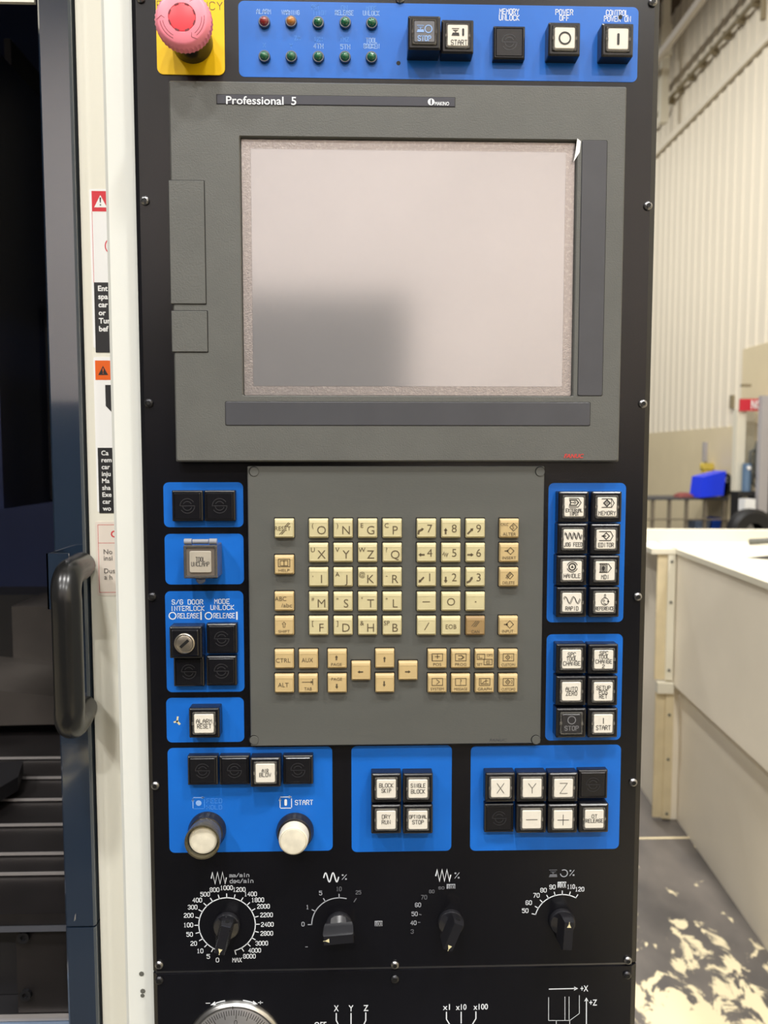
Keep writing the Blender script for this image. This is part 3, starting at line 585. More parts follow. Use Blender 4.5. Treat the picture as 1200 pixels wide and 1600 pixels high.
def cyc_icon(par, px, py, m, kind, m2=None):
    x, z = U(px, py); b = MB(); s = PXM
    b.rib([(x-8*s, z+9*s), (x+8*s, z+9*s)], 1.3*s, HF); b.rib([(x-9*s, z-8*s), (x-9*s, z+6*s)], 1.3*s, HF)
    b.poly([(x+5*s, z+11*s), (x+10*s, z+9*s), (x+5*s, z+7*s)], HF); b.poly([(x-11*s, z+3*s), (x-9*s, z+8*s), (x-7*s, z+3*s)], HF)
    if kind == 'dot': b.disc(x, z, 4.6*s, HF)
    else: b.loft([(rrect(4.2*s, 11*s, 2*s, x, z), HF)])
    put(b, 'symbol', m, par, fix=False)
    b = MB(); b.rib([(x+9.3*s, z+6*s), (x+9.3*s, z-8*s)], 1.3*s, HF); b.rib([(x+8*s, z-9.3*s), (x-8*s, z-9.3*s)], 1.3*s, HF); put(b, 'symbol', m2 or m, par, fix=False)
cyc_icon(F5, 310.5, 1254.5, 'worn', 'dot', 'ghost'); cyc_icon(F5, 446.5, 1253.5, 'white', 'bar')
fprint(F5, [('START', 475, 1253.5, 7.5, 28)], 'white'); fprint(F5, [('FEED', 335, 1251, 7, 24), ('HOLD', 335, 1261, 6.5, 24)], 'ghost', name='faded_lettering')
# dial scales printed on the black plate
def dial(px, py, r, arcs, ticks, m='white', tl=6.5, name='dial_scale'):
    x, z = U(px, py); b = MB(); s = PXM
    for a0, a1 in arcs: b.arc(x, z, r*s, 90-a0, 90-a1, 1.6*s, HF, n=max(6, int(abs(a1-a0)/6)))
    for a in ticks:
        a = math.radians(90-a); b.rib([(x+r*s*math.cos(a), z+r*s*math.sin(a)), (x+(r+tl)*s*math.cos(a), z+(r+tl)*s*math.sin(a))], 1.5*s, HF)
    return put(b, name, m, pan, fix=False)
DIALS = [(355, 1444.5), (530, 1443.5), (704, 1440), (877.6, 1438.5)]
K = 5.4545
s1 = dial(355, 1444.5, 45.5, [(-165, 165)], [-165+15*i for i in range(23)])
lab = ((545, 870, '0'), (467, 840, '5'), (397, 793, '10'), (343, 729, '20'), (308, 652, '50'), (297, 572, '100'), (300, 490, '200'), (333, 420, '300'), (373, 360, '400'), (440, 310, '500'), (520, 272, '800'), (622, 255, '1000'), (730, 270, '1200'), (827, 308, '1400'), (888, 358, '1800'), (937, 413, '2000'), (963, 486, '2200'), (970, 567, '2400'), (965, 643, '2800'), (922, 727, '3000'), (862, 788, '4000'), (817, 838, '8000'), (712, 870, 'MAX'))
fprint(s1, [(t_, 240+x/K, 1340+y/K, 6.8, 4.4+5.0*(len(t_)-1)) for x, y, t_ in lab], 'white')
fprint(s1, [('mm/min', 374, 1367, 6, 31), ('deg/min', 377.5, 1376, 6.5, 37)], 'wornb2')
def wave(par, px, py, peaks, wpx, hpx, m, sw=1.9, rnd=False):
    x, z = U(px, py); b = MB(); s = PXM; pts = []; n = 60
    if rnd:
        for i in range(n+1):
            t = i/n; pts.append((x+(t-.5)*wpx*s, z+hpx/2*s*math.sin(2*PI*peaks*t)))
    else:
        pts = [(x-wpx/2*s, z)]; st_ = wpx/(2*peaks)
        for i in range(peaks*2): pts.append((x+(-wpx/2+st_*(i+.5))*s, z+(hpx/2 if i % 2 == 0 else -hpx/2)*s))
        pts.append((x+wpx/2*s, z))
    b.rib(pts, sw*s, HF); return put(b, 'symbol', m, par, fix=False)
wave(s1, 342, 1371.5, 3, 24, 19, 'white')
s2 = dial(530, 1443.5, 44.5, [(-90, 15)], [-90, -60, -30, 0], 'wornb2', 6)
dial(530, 1443.5, 44.5, [], [33], 'wornb').name = 'worn_dial_tick'
fprint(s2, [('0', 473.5, 1443.5, 6.5, 4), ('1', 480.5, 1417, 6.5, 3.5), ('5', 501, 1395, 6.5, 4)], 'wornb2'); fprint(s2, [('10', 529.5, 1388.5, 6.5, 8), ('25', 560, 1394, 6, 8)], 'wornb', name='faded_lettering')
b = MB(); x, z = U(591.5, 1442.5); b.loft([(rrect(12.5*PXM, 9*PXM, .0002, x, z), HF)]); put(b, 'label_box', 'wornb2', s2)
fprint(s2, [('100', 591.2, 1442.5, 6, 11)], 'ink', HF*2)
b = MB(); x, z = U(479, 1479); b.disc(x-.0006, z, .0004, HF, 6); b.disc(x+.0006, z, .0004, HF, 6); put(b, 'worn_dots', 'wornb2', s2)
wave(s2, 517.5, 1370.5, 2, 24, 15, 'white', 2.0, True); fprint(s2, [('%', 538, 1370, 8, 7)], 'wornb2')
s3 = dial(704, 1440, 50, [], [-90, -75], 'wornb', 3)
fprint(s3, [('60', 653, 1413.5, 6.5, 9), ('50', 647.8, 1427.5, 6.5, 9), ('40', 646, 1441.5, 6.5, 9)], 'wornb2'); fprint(s3, [('3', 644, 1455, 6.5, 4), ('70', 662.5, 1401.5, 6.5, 9), ('80', 674.5, 1392.5, 5, 8), ('90', 689.5, 1387, 4, 9)], 'wornb', name='faded_lettering')
b = MB(); x, z = U(704.5, 1384.5); b.loft([(rrect(14*PXM, 8*PXM, .0002, x, z), HF)]); put(b, 'label_box', 'wornb2', s3)
fprint(s3, [('100', 704.5, 1385, 6, 11)], 'ink', HF*2); wave(s3, 692.5, 1367.5, 3, 24, 19, 'white', 2.2); fprint(s3, [('%', 714, 1367.5, 9, 7)], 'wornb2')
s4 = dial(877.6, 1438.5, 45, [(-75, 30)], [-75+15*i for i in range(8)], 'white', 6)
fprint(s4, [('50', 820.5, 1422.5, 6.8, 9.5), ('60', 826, 1410, 6.8, 9.5), ('70', 838, 1398.5, 6.8, 9.5), ('80', 849, 1390.5, 6.8, 9.5), ('90', 863, 1385.5, 6.8, 9.5), ('110', 892, 1385, 6.8, 12), ('120', 905.5, 1389, 6.8, 14)], 'white')
b = MB(); x, z = U(877.8, 1382); b.loft([(rrect(14*PXM, 10*PXM, .0002, x, z), HF)]); put(b, 'label_box', 'white', s4)
fprint(s4, [('100', 877.8, 1382, 7.5, 12.5)], 'ink', HF*2); fprint(s4, [('%', 893.5, 1363.5, 9, 7)], 'wornb2')
b = MB(); x, z = U(881, 1364); b.arc(x, z, 5.8*PXM, 120, -170, 1.4*PXM, HF); put(b, 'symbol', 'wornb2', s4, fix=False)
def spindle_icon(mb, x, z, s, h, w=1.1):
    mb.rib([(x-6*s, z+6*s), (x+6*s, z+6*s)], w*s, h); mb.rib([(x-4*s, z+3*s), (x+4*s, z+3*s)], w*s, h); mb.rib([(x-2*s, z+3*s), (x, z), (x+2*s, z+3*s)], w*s, h)
    mb.poly([(x-7*s, z-6*s), (x+7*s, z-6*s), (x+6*s, z-1*s), (x-5*s, z-1*s)], h)
b = MB(); x, z = U(864, 1364.5); spindle_icon(b, x, z, PXM, HF); put(b, 'symbol', 'wornb', s4, fix=False)
# lower panel print
fp = lambda it, **k: fprint(low, it, 'white', font=.012, **k)
fp([('X', 525.5, 1575, 10, 8), ('Y', 548.5, 1575, 10, 8), ('Z', 571.8, 1574.5, 10, 8), ('x1', 697.5, 1573, 9.5, 11.5), ('x10', 720.5, 1573, 9.5, 17.5), ('x100', 751, 1572.5, 9.5, 24), ('+X', 912.8, 1544, 10, 13), ('+Z', 926.5, 1566, 10, 13), ('OFF', 500.5, 1601, 10, 20)])
s = PXM
def prnt(nm, lines, tips=()):
    b = MB()
    for pts, w_ in lines: b.rib([U(*p) for p in pts], w_*s, HF)
    for tip, d in tips:
        x, z = U(*tip); b.poly([(x, z), (x-d[0]*7*s-d[1]*3.6*s, z-d[1]*7*s-d[0]*3.6*s), (x-d[0]*5*s, z-d[1]*5*s), (x-d[0]*7*s+d[1]*3.6*s, z-d[1]*7*s+d[0]*3.6*s)], HF)
    put(b, nm, 'white', low, fix=False)
for l_ in (((525.5, 1583), (525.5, 1594), (530, 1603)), ((548.5, 1583), (548.5, 1610)), ((571.5, 1582), (571.5, 1594), (567, 1603))): prnt('axis_line', [(l_, 1.8)])
for l_ in (((697.5, 1581), (697.5, 1592), (703, 1601)), ((720.5, 1581), (720.5, 1598)), ((743.5, 1580.5), (743.5, 1591), (738, 1600))): prnt('multiplier_line', [(l_, 1.8)])
prnt('axis_arrow', [(((858, 1545), (899, 1544)), 1.6)], [((903, 1544), (1, 0))]); prnt('axis_arrow', [(((916, 1605), (916, 1562)), 1.6)], [((916, 1558), (0, 1))])
prnt('spindle_drawing', [(p_, .8) for p_ in (((857, 1558), (857, 1594), (890, 1594), (905, 1583), (905, 1555)), ((882.5, 1557), (882.5, 1594)), ((889, 1557), (889, 1594)), ((869, 1594), (869, 1602)), ((890, 1594), (890, 1602)))])
x, z = U(367, 1641.5)
for a0, a1 in ((100, 110), (80, 70)):
    b = MB(); b.arc(x, z, 88*s, a0, a1, 2*s, HF); a = math.radians(a1); dd = 1 if a1 > 90 else -1; cx, cz = x+88*s*math.cos(a), z+88*s*math.sin(a); tx, tz = -math.sin(a)*dd, math.cos(a)*dd
    b.poly([(cx+tx*9*s, cz+tz*9*s), (cx-tz*3.5*s, cz+tx*3.5*s), (cx+tz*3.5*s, cz-tx*3.5*s)], HF); put(b, 'turn_arrow', 'white', low, fix=False)

fprint(low, [('-', 325, 1567, 6, 6.5), ('+', 407, 1566, 7, 7.5)], 'white')

# ================================================================== display unit
HD = .011
def corners(p, h): return [U(*q, h) for q in p]
c_ = corners(((262.5, 124), (980.5, 135), (967, 721.5), (275, 721.5)), HD)
dx0, dx1 = mid(c_[0][0], c_[3][0]), mid(c_[1][0], c_[2][0]); dz1, dz0 = mid(c_[0][1], c_[1][1]), mid(c_[2][1], c_[3][1])
def rect_px(l, t_, r, bt, h):
    """px rows/cols of a rectangle on the plane at height h -> x0,x1,z0,z1; l,r,t_,bt are (px,py) points on each edge"""
    return U(*l, h)[0], U(*r, h)[0], U(*bt, h)[1], U(*t_, h)[1]
du = thing('display_unit', 'wide grey operator display with blank touch screen', 'monitor', (0, 0, 0))
sx0, sx1, sz0, sz1 = rect_px((377, 415), (640, 216), (898.5, 415), (640, 618.5), HD)
cx, cz = (dx0+dx1)/2, (dz0+dz1)/2; scx, scz = (sx0+sx1)/2, (sz0+sz1)/2
b = MB(); wD, hD = dx1-dx0, dz1-dz0; wS, hS = sx1-sx0, sz1-sz0
b.loft([(rrect(wD, hD, .0012, cx, cz), .00045), (rrect(wD, hD, .0012, cx, cz), HD-.0016), (rrect(wD-.0024, hD-.0024, .0012, cx, cz), HD), (rrect(wS+.0012, hS+.0012, .001, scx, scz), HD), (rrect(wS, hS, .001, scx, scz), HD-.001), (rrect(wS, hS, .001, scx, scz), HD-.0042)], cap1=True)
put(b, 'bezel', 'bezel', du)
b = MB(); b.loft([(rrect(wS-.0006, hS-.0006, .001, scx, scz), HD-.0041), (rrect(wS-.0012, hS-.0012, .001, scx, scz), HD-.0036), (rrect(wS-.0148, hS-.0148, .0006, scx, scz), HD-.0036)], cap1=False); put(b, 'screen_seal', 'border', du)
b = MB(); b.loft([(rrect(wS-.0150, hS-.0150, .0006, scx, scz), HD-.0041), (rrect(wS-.0150, hS-.0150, .0006, scx, scz), HD-.0035)]); o = put(b, 'screen', 'screen', du); o['label'] = 'blank pale grey touch screen'
x, z = U(902, 232, HD-.003); b = MB(); b.poly([(x-.001, z+.006), (x+.0018, z+.004), (x+.001, z-.004), (x-.0035, z-.011), (x-.0022, z-.004)], HD+.0002); put(b, 'peeling_film', 'sticker', du)
def inset(l, t_, r, bt, nm, m, rr=.0012, lip=.0008, up=.0002):
    x0, x1, z0, z1 = rect_px(l, t_, r, bt, HD); cx, cz = (x0+x1)/2, (z0+z1)/2
    b = MB(); b.loft([(rrect(x1-x0, z1-z0, rr, cx, cz), HD+.00005), (rrect(x1-x0, z1-z0, rr, cx, cz), HD+.0001)]); g = put(b, nm+'_groove', 'well', du)
    b = MB(); b.loft([(rrect(x1-x0-lip, z1-z0-lip, rr, cx-(.0001), cz-.0001), HD), (rrect(x1-x0-lip, z1-z0-lip, rr, cx, cz), HD+up), (rrect(x1-x0-lip-.0006, z1-z0-lip-.0006, rr, cx, cz), HD+up+.0002)]); return put(b, nm, m, du)
inset((905.5, 415), (929, 219), (945.5, 415), (922, 619), 'side_strip', 'strip')
inset((351.7, 645), (640, 627.5), (922.5, 645), (640, 665.5), 'lower_strip', 'strip')
inset((338, 157), (525, 149.5), (711.5, 157), (525, 165.5), 'name_strip', 'namestrip', .0003)
inset((264.5, 380), (293, 281.5), (321.5, 380), (293, 476), 'card_door', 'bezel', .0006, .0012, .0006)
inset((267.5, 515), (293, 485), (325.3, 515), (296, 551), 'port_door', 'bezel', .0006, .0012, .0006)
b = MB(); x, z = U(353.5, 157, HD); ftext(b, 'Professional  5', x, z, 11*PXM, 103*PXM, HD+.0007, .014, left=True); put(b, 'lettering', 'white', du, fix=False)
b = MB(); x, z = U(690.5, 162.5, HD); ftext(b, 'MAKINO', x, z, 5*PXM, 21*PXM, HD+.0007, .02); x, z = U(673.5, 159.8, HD); b.disc(x, z, 5*PXM, HD+.0007, 20); put(b, 'maker_mark', 'white', du, fix=False)
b = MB(); b.loft([([(x+.0011*math.cos(a)*.55+.0001, z+.0024*math.sin(a)*.9) for a in [2*PI*i/14 for i in range(14)]], HD+.0008)]); put(b, 'maker_mark', 'namestrip', du)
b = MB(); x, z = U(896.5, 712.5, HD); ftext(b, 'FANUC', x, z, 6*PXM, 31*PXM, HD+.0003, .03, shear=.25); put(b, 'red_lettering', 'brand', du, fix=False)

# ================================================================== keyboard unit
HK = .0065
c_ = corners(((388, 728.5), (852, 728.5), (843.5, 1164), (390, 1164)), HK)
kx0, kx1 = mid(c_[0][0], c_[3][0]), mid(c_[1][0], c_[2][0]); kz1, kz0 = mid(c_[0][1], c_[1][1]), mid(c_[2][1], c_[3][1])
kb = thing('keyboard', 'grey data-input keyboard unit with cream and tan keys', 'keyboard')
cx, cz = (kx0+kx1)/2, (kz0+kz1)/2
b = MB(); b.loft([(rrect(kx1-kx0, kz1-kz0, .0008, cx, cz), .00045), (rrect(kx1-kx0, kz1-kz0, .0008, cx, cz), HK-.0008), (rrect(kx1-kx0-.0014, kz1-kz0-.0014, .0008, cx, cz), HK)]); put(b, 'faceplate', 'bezel2', kb)
for px, py in ((396.5, 736.5), (843.5, 736.5), (396.5, 1156), (837, 1155.5)):
    x, z = U(px, py, HK); t = MB(); t.disc(0, 0, .0039, .0001, 18); t.disc(.00025, -.0003, .0036, .0003, 18); 
    g = MB(); g.disc(0, 0, .0039, .0001, 18); o = put(g, 'screw_well', 'well', kb, (x, -HK, z)); g = MB(); g.loft([([(.0003+.0035*math.cos(2*PI*i/18), -.0003+.0035*math.sin(2*PI*i/18)) for i in range(18)], .0001), ([(.0003+.0033*math.cos(2*PI*i/18), -.0003+.0033*math.sin(2*PI*i/18)) for i in range(18)], .0005)]); put(g, 'plug', 'bezel2', kb, (x, -HK, z))
b = MB(); x, z = U(778.5, 1156, HK); ftext(b, 'FANUC', x, z, 4.5*PXM, 28*PXM, HK+.0002, 0, shear=.25); put(b, 'embossed_lettering', 'strip', kb, fix=False)
KH = .0042
km = MB(); KW = .01485
km.loft([(rrect(KW, KW, .0006), 0), (rrect(KW, KW, .0006), KH-.0014), (rrect(KW-.0010, KW-.0022, .0005, 0, -.0002), KH-.0004), (rrect(KW-.0014, KW-.0044, .0005, 0, -.0008), KH), (rrect(KW-.0026, KW-.0058, .0005, 0, -.0009), KH-.0001)])
kms = {}
for k_ in ('keyc', 'keyt', 'keyd'):
    kms[k_] = km.mesh('key'); kms[k_].materials.append(M[k_])
wells = MB()
c1 = [497.6, 536, 574.4, 612.8]; R = [825.7, 863.7, 902, 940.2, 978.1]; c2 = [666.5, 704.8, 743]
q = .00049
FT = lambda t_, dx, dy, H, W: ('f', t_, dx, dy, H, W)
def arrow(dx, dy, ang, L=9, w_=2.6, hd=6): return ('a', dx, dy, ang, L, w_, hd)
def pl(*pts, w_=1.0, c=False): return ('p', pts, w_, c)
def box_(x0, y0, x1, y1, w_=.9): return pl((x0, y0), (x1, y0), (x1, y1), (x0, y1), w_=w_, c=True)
WD = {'I': 1.6, 'M': 13, 'W': 14, 'O': 12, 'N': 10.5, 'G': 12, 'Q': 12.5, 'J': 9, 'L': 9, 'F': 9}
keys = []
for row, cs in enumerate(('ONGP', 'XYZQ', 'IJKR', 'MSTL', 'FDHB')):
    for i, ch in enumerate(cs):
        sm_ = ('(', ')', 'E', 'C'), ('U', 'V', 'W', '?'), (',', 'A', '@', '-'), ('#', '=', '*', '+'), ('[', ']', '&', 'SP')
        s_ = sm_[row][i]; wsm = {'(': 2.2, ')': 2.2, ',': 1.4, '-': 5, '[': 2.4, ']': 2.4, 'SP': 9, '@': 7, 'W': 7.5, '#': 4.5, '=': 4.5, '*': 4, '+': 4.5}.get(s_, 5.5)
        hsm = 5 if s_ in '#=*+' else 7
        it = [FT(ch, 4.8, -2.6, 13, WD.get(ch, 10.5)), FT(s_, -8.8 if s_ != 'SP' else -8.6, 4.8 if s_ != '-' else 3.2, hsm, wsm)]
        keys.append((c1[i], R[row], 'keyc', it, ch+' with small '+{'(': 'bracket', ')': 'closing bracket', ',': 'comma', '#': 'hash', '=': 'equals', '*': 'asterisk', '+': 'plus', '[': 'square bracket', ']': 'closing square bracket', '&': 'ampersand', '@': 'at sign', '?': 'question mark', '-': 'dash'}.get(s_, s_)))
NUM = [('7', [pl((-13, -8), (-12, -4), (-8, -2), w_=3.2), ('tri', -6.5, -1, 15)]), ('8', [arrow(-8.5, -4, 90, 10)]), ('9', [arrow(-8, -4, 45, 13)]),
       ('4', [arrow(-8, -3, 180, 10)]), ('5', [pl((-13, -3), (-11, 1), (-10, -6), (-8, 0), (-7, -6), (-5, -1), w_=1.3)]), ('6', [arrow(-8, -3, 0, 10)]),
       ('1', [arrow(-8.5, -4, 225, 12)]), ('2', [arrow(-8.5, -4, 270, 10)]), ('3', [pl((-13, -8), (-9, -6), (-7, -3), w_=3.2), ('tri', -6, -1, 60)])]
for i, (ch, it) in enumerate(NUM): keys.append((c2[i % 3], R[i//3], 'keyc', [FT(ch, 5, 0, 12.5, 10.5 if ch != '1' else 5)]+it, 'digit '+ch+' with a small direction mark'))
keys += [(c2[0], R[3], 'keyc', [pl((-6, 0), (5, 0), w_=1.2)], 'minus sign'), (c2[1], R[3], 'keyc', [FT('O', 0, 0, 12, 10.5)], 'zero'), (c2[2], R[3], 'keyc', [pl((-.5, 0), (.7, 0), w_=1.6)], 'decimal point'),
         (c2[0], R[4], 'keyc', [pl((-3, -6), (3.5, 5), w_=1.2)], 'slash'), (c2[1], R[4], 'keyc', [FT('EOB', 0, -1, 7, 17)], 'EOB'), (c2[2], R[4], 'keyd', [pl((-6, 0), (1, 8), w_=1), pl((-3, -1), (4, 8), w_=1), pl((0, -1), (6, 7), w_=1), FT('CAN', 0, -9, 5, 13)], 'CAN')]
dia = lambda x, y, r=5.5, w_=1.0: pl((x-r, y), (x, y+r), (x+r, y), (x, y-r), w_=w_, c=True)
keys += [(443.9, 825.7, 'keyc', [FT('RESET', -2, 0, 6.5, 25), pl((-7, -9), (-1, -3), w_=1), pl((-4, -9), (1, -4), w_=1), pl((1, 3), (7, 9), w_=1), pl((4, 3), (9, 8), w_=1)], 'RESET'),
         (443.9, 882.8, 'keyt', [box_(-9, -2.5, 9, 9.5, 1.1), box_(-6, -1, 0, 7), box_(0, -1, 6, 7), FT('HELP', 0, -8.5, 4.2, 17)], 'HELP'),
         (443.9, 940, 'keyt', [FT('ABC', -5.5, 4.5, 6.5, 18), FT('/abc', 4, -6, 6, 17)], 'ABC over abc'),
         (443.9, 978, 'keyt', [pl((-1.4, -2), (-1.4, 3), (-3, 3), (0, 6.5), (3, 3), (1.4, 3), (1.4, -2), w_=.8, c=True), FT('SHIFT', 0, -8.8, 4.2, 18)], 'SHIFT'),
         (796, 825.7, 'keyt', [FT('CALC', -8, 6.5, 3.8, 12), dia(6.5, 2, 6), FT('S', 5.8, 2, 6, 4), FT('ALTER', 0, -9, 5, 21)], 'ALTER'),
         (795.7, 863.7, 'keyt', [dia(2, 3, 5.5), arrow(-4, 3, 0, 7, 1.6, 4), FT('INSERT', 0, -8.2, 4.6, 22)], 'INSERT'),
         (795.3, 902, 'keyt', [dia(1.5, 3, 5.5), pl((-5, -1), (2, 7), w_=1), pl((-3, -2), (4, 6), w_=1), FT('DELETE', -.5, -8.8, 4.6, 19)], 'DELETE'),
         (794.6, 978, 'keyt', [dia(2, 2.5, 6), arrow(-4, 2.5, 0, 7, 1.6, 4), FT('INPUT', -1, -8.6, 4.6, 18)], 'INPUT'),
         (443.9, 1030.4, 'keyt', [FT('CTRL', -1.5, -1.5, 6.8, 23)], 'CTRL'), (481.7, 1030.4, 'keyt', [FT('AUX', -1.5, -1, 6.8, 18)], 'AUX'), (443.9, 1068.6, 'keyt', [FT('ALT', -1.3, -1.6, 6.8, 17)], 'ALT'),
         (481.3, 1068.6, 'keyt', [pl((-9, 3), (5, 3), w_=1), ('tri', 5.5, 3, 0), pl((7.5, -1), (7.5, 7.5), w_=1.2), FT('TAB', 0, -8, 5, 12)], 'TAB'),
         (526.7, 1030, 'keyt', [arrow(-1, 2.5, 90, 8, 2.6, 5), FT('PAGE', -1, -8.5, 4.6, 17)], 'page up'), (526.7, 1068.4, 'keyt', [arrow(-.5, -4, 270, 8, 2.6, 5), FT('PAGE', -.5, 7.5, 4.6, 17)], 'page down'),
         (564, 1048.8, 'keyt', [arrow(-1, -1, 180, 9, 2.2, 5)], 'left cursor arrow'), (601.3, 1029.6, 'keyt', [arrow(-.5, -.5, 90, 9, 2.2, 5)], 'up cursor arrow'), (601.3, 1068, 'keyt', [arrow(-1, -.5, 270, 9, 2.2, 5)], 'down cursor arrow'), (637.7, 1048.6, 'keyt', [arrow(-.5, -1, 0, 9, 2.2, 5)], 'right cursor arrow')]
cc_ = [683.3, 720, 757.3, 794.4]; sb = lambda: box_(-8.5, -2.5, 8.5, 9, 1)
keys += [(cc_[0], 1030, 'keyt', [sb(), pl((-8, 6), (-8, -2), w_=1), pl((-3.5, 4.3), (4, 4.3), w_=1), pl((.3, 1), (.3, 7.5), w_=1), FT('POS', 0, -8.5, 4.6, 13)], 'POS'),
         (cc_[1], 1030, 'keyt', [sb(), pl((-4, 6), (1, 6), (3.5, 3.2), (1, .5), (-4, .5), w_=1), pl((1, 6.5), (5.5, 3.2), (1, 0), w_=.8), FT('PROG', 0, -8.5, 4.6, 18)], 'PROG'),
         (cc_[2], 1030, 'keyt', [box_(-12, 0, 0, 8.5, 1), pl((-9, 6), (-9, 2), (-4, 2), w_=.9), box_(-1, -9, 12, 0, 1), FT('@', 5.5, -4.5, 5, 6), FT('OFS', 8, 6.5, 4, 9), FT('SET', -8, -8.5, 4.4, 9)], 'OFS SET'),
         (cc_[3], 1030, 'keyt', [sb(), dia(-1, 3.2, 3.8), FT('X', -1, 3.2, 4, 3.5), FT('1', 5.5, 3.2, 5, 2.4), FT('CUSTOM1', 0, -9, 4.6, 22)], 'CUSTOM1'),
         (cc_[0], 1068.4, 'keyt', [sb(), pl((-1, 7), (3.5, 3.2), (-1, -.5), w_=1), FT('SYSTEM', 0, -8.5, 4.6, 21)], 'SYSTEM'),
         (cc_[1], 1068.4, 'keyt', [sb(), FT('?', 0, 3.2, 8, 5), FT('MESSAGE', 0, -8.5, 4.4, 21)], 'MESSAGE'),
         (cc_[2], 1068.4, 'keyt', [sb(), pl((-6, 7), (-6, 0), (6, 0), w_=.9), pl((-4, 1), (1, 5), (5, 5), w_=.9), pl((2, 1), (2, 7.5), w_=.9), FT('GRAPH', 0, -8.5, 4.6, 22)], 'GRAPH'),
         (cc_[3], 1068.4, 'keyt', [sb(), dia(-1, 3.2, 3.8), FT('X', -1, 3.2, 4, 3.5), FT('2', 5.5, 3.2, 5, 3.4), FT('CUSTOM2', 0, -9, 4.6, 22)], 'CUSTOM2')]
def draw(mb, items, q, h, ox=0., oz=0., sw=1.0):
    for it in items:
        k = it[0]
        if k == 'f': ftext(mb, it[1], ox+it[2]*q, oz+it[3]*q, it[4]*q, it[5]*q if len(it[1]) > 1 else None, h, -.006 if it[4] > 8 else 0)
        elif k == 't': stext(mb, it[1], ox+it[2]*q, oz+it[3]*q, it[4]*q, it[5]*q, h, sw*q)
        elif k == 'p': mb.rib([(ox+x*q, oz+y*q) for x, y in it[1]], it[2]*q, h, it[3])
        elif k == 'c': mb.arc(ox+it[1]*q, oz+it[2]*q, it[3]*q, it[5], it[6], it[4]*q, h)
        elif k == 'd': mb.disc(ox+it[1]*q, oz+it[2]*q, it[3]*q, h)
        elif k == 'g': mb.poly([(ox+x*q, oz+y*q) for x, y in it[1]], h)
        elif k == 'bar': mb.loft([(rrect(it[3]*q, it[4]*q, it[3]*q*.45, ox+it[1]*q, oz+it[2]*q), h)])
        elif k == 'spin': spindle_icon(mb, ox+it[1]*q, oz+it[2]*q, it[3]*q, h)
        elif k == 'sine':
            _, cx, cy, per, W, A, w_ = it; [mb.rib([(ox+(cx-W/2+W*i/64+dx_)*q, oz+(cy+A*math.sin(2*PI*per*i/64+PI*.1)+dz_)*q) for i in range(65)], .75*q, h) for dx_, dz_ in ((-w_*.3, w_*.3), (w_*.3, -w_*.3))]
        elif k in ('a', 'tri'):
            if k == 'a': _, dx, dy, ang, L, w_, hd = it
            else: _, dx, dy, ang = it; L, w_, hd = 0, 0, 5
            a = math.radians(ang); u = Vector((math.cos(a), math.sin(a))); v = Vector((-u.y, u.x)); c = Vector((dx, dy)); T = c+u*(L/2)
            if k == 'a':
                e = c-u*(L/2); n_ = T-u*hd*.55
                mb.poly([(ox+p.x*q, oz+p.y*q) for p in (e+v*w_/2, e-v*w_/2, n_-v*w_/2, n_+v*w_/2)], h)
            else: T = c+u*2.5
            n_ = T-u*hd*.7; mb.poly([(ox+p.x*q, oz+p.y*q) for p in (T, n_+v*hd*.5, n_-v*hd*.5)], h)
for px, py, m_, it, nm in keys:
    x, z = U(px, py, HK+KH)
    k_ = link('key', kms[m_], None, kb, (x, -HK, z)); k_['label'] = ('cream' if m_ == 'keyc' else 'tan' if m_ == 'keyt' else 'worn dark tan')+' key marked '+nm
    b = MB(); draw(b, it, q, KH+.00012); put(b, 'lettering', 'inkkey', k_, fix=False)
    wells.loft([(rrect(KW+.0012, KW+.0014, .0006, x-.0001, z+.0002), HK+.00012)])
o = put(wells, 'key_wells', 'well', kb); o['kind'] = 'stuff'

# ================================================================== square push buttons and blanking covers
BW = .0238
def ring_sq(mb, specs, cap1=True): mb.loft([(rrect(w_, w_, r), h) for w_, r, h in specs], cap1=cap1)
def btn_meshes(H):
    a = MB(); ring_sq(a, [(BW, .0009, 0), (BW, .0009, H-.0012), (BW-.0006, .0008, H-.0006), (BW-.0024, .0008, H), (.0187, .0008, H), (.0184, .0008, H-.0035)])
    l = MB(); ring_sq(l, [(.0180, .0010, H-.003), (.0180, .0010, H+.0004), (.0172, .0010, H+.0011), (.0158, .0012, H+.0011), (.0153, .0012, H+.0004)], cap1=False)
    for sx in (-1, 1):
        l.box(sx*.0084-.0008, sx*.0084+.0008, -H-.0014, -H-.0004, -.0011, .0011)
    g = MB(); ring_sq(g, [(.0151, .0011, H-.001), (.0151, .0011, H+.0008), (.0143, .0010, H+.0012)])
    return a.mesh('housing'), l.mesh('lens'), g.mesh('legend')
BM = {}
def pushbutton(px, py, H, items, text, where='', leg='legend', ink='ink', sw=.85, label=None, lens='lens'):
    if H not in BM: BM[H] = btn_meshes(H)
    a, l, g = BM[H]; x, z = U(px, py, H)
    t = thing('push_button', label or ('square cream push button lettered '+text+where), 'button', (x, 0, z), 'square illuminated push buttons')
    for nm, me, m_ in (('housing', a, 'blackp'), ('lens', l, lens), ('legend', g, leg)):
        o = bpy.data.objects.new(nm, me); COL.objects.link(o); o.parent = t
        if not me.materials: me.materials.append(M[m_])
        if nm == 'legend' or (nm == 'lens' and lens != 'lens'):
            o.material_slots[0].link = 'OBJECT'; o.material_slots[0].material = M[m_]
        if nm == 'legend': lg_ = o
    b = MB(); draw(b, items, q, H+.0014, sw=sw); put(b, 'lettering', ink, lg_, fix=False)
    return t
H1 = .0105
T = lambda s, dx, dy, H, W: ('t', s, dx, dy, H, W)
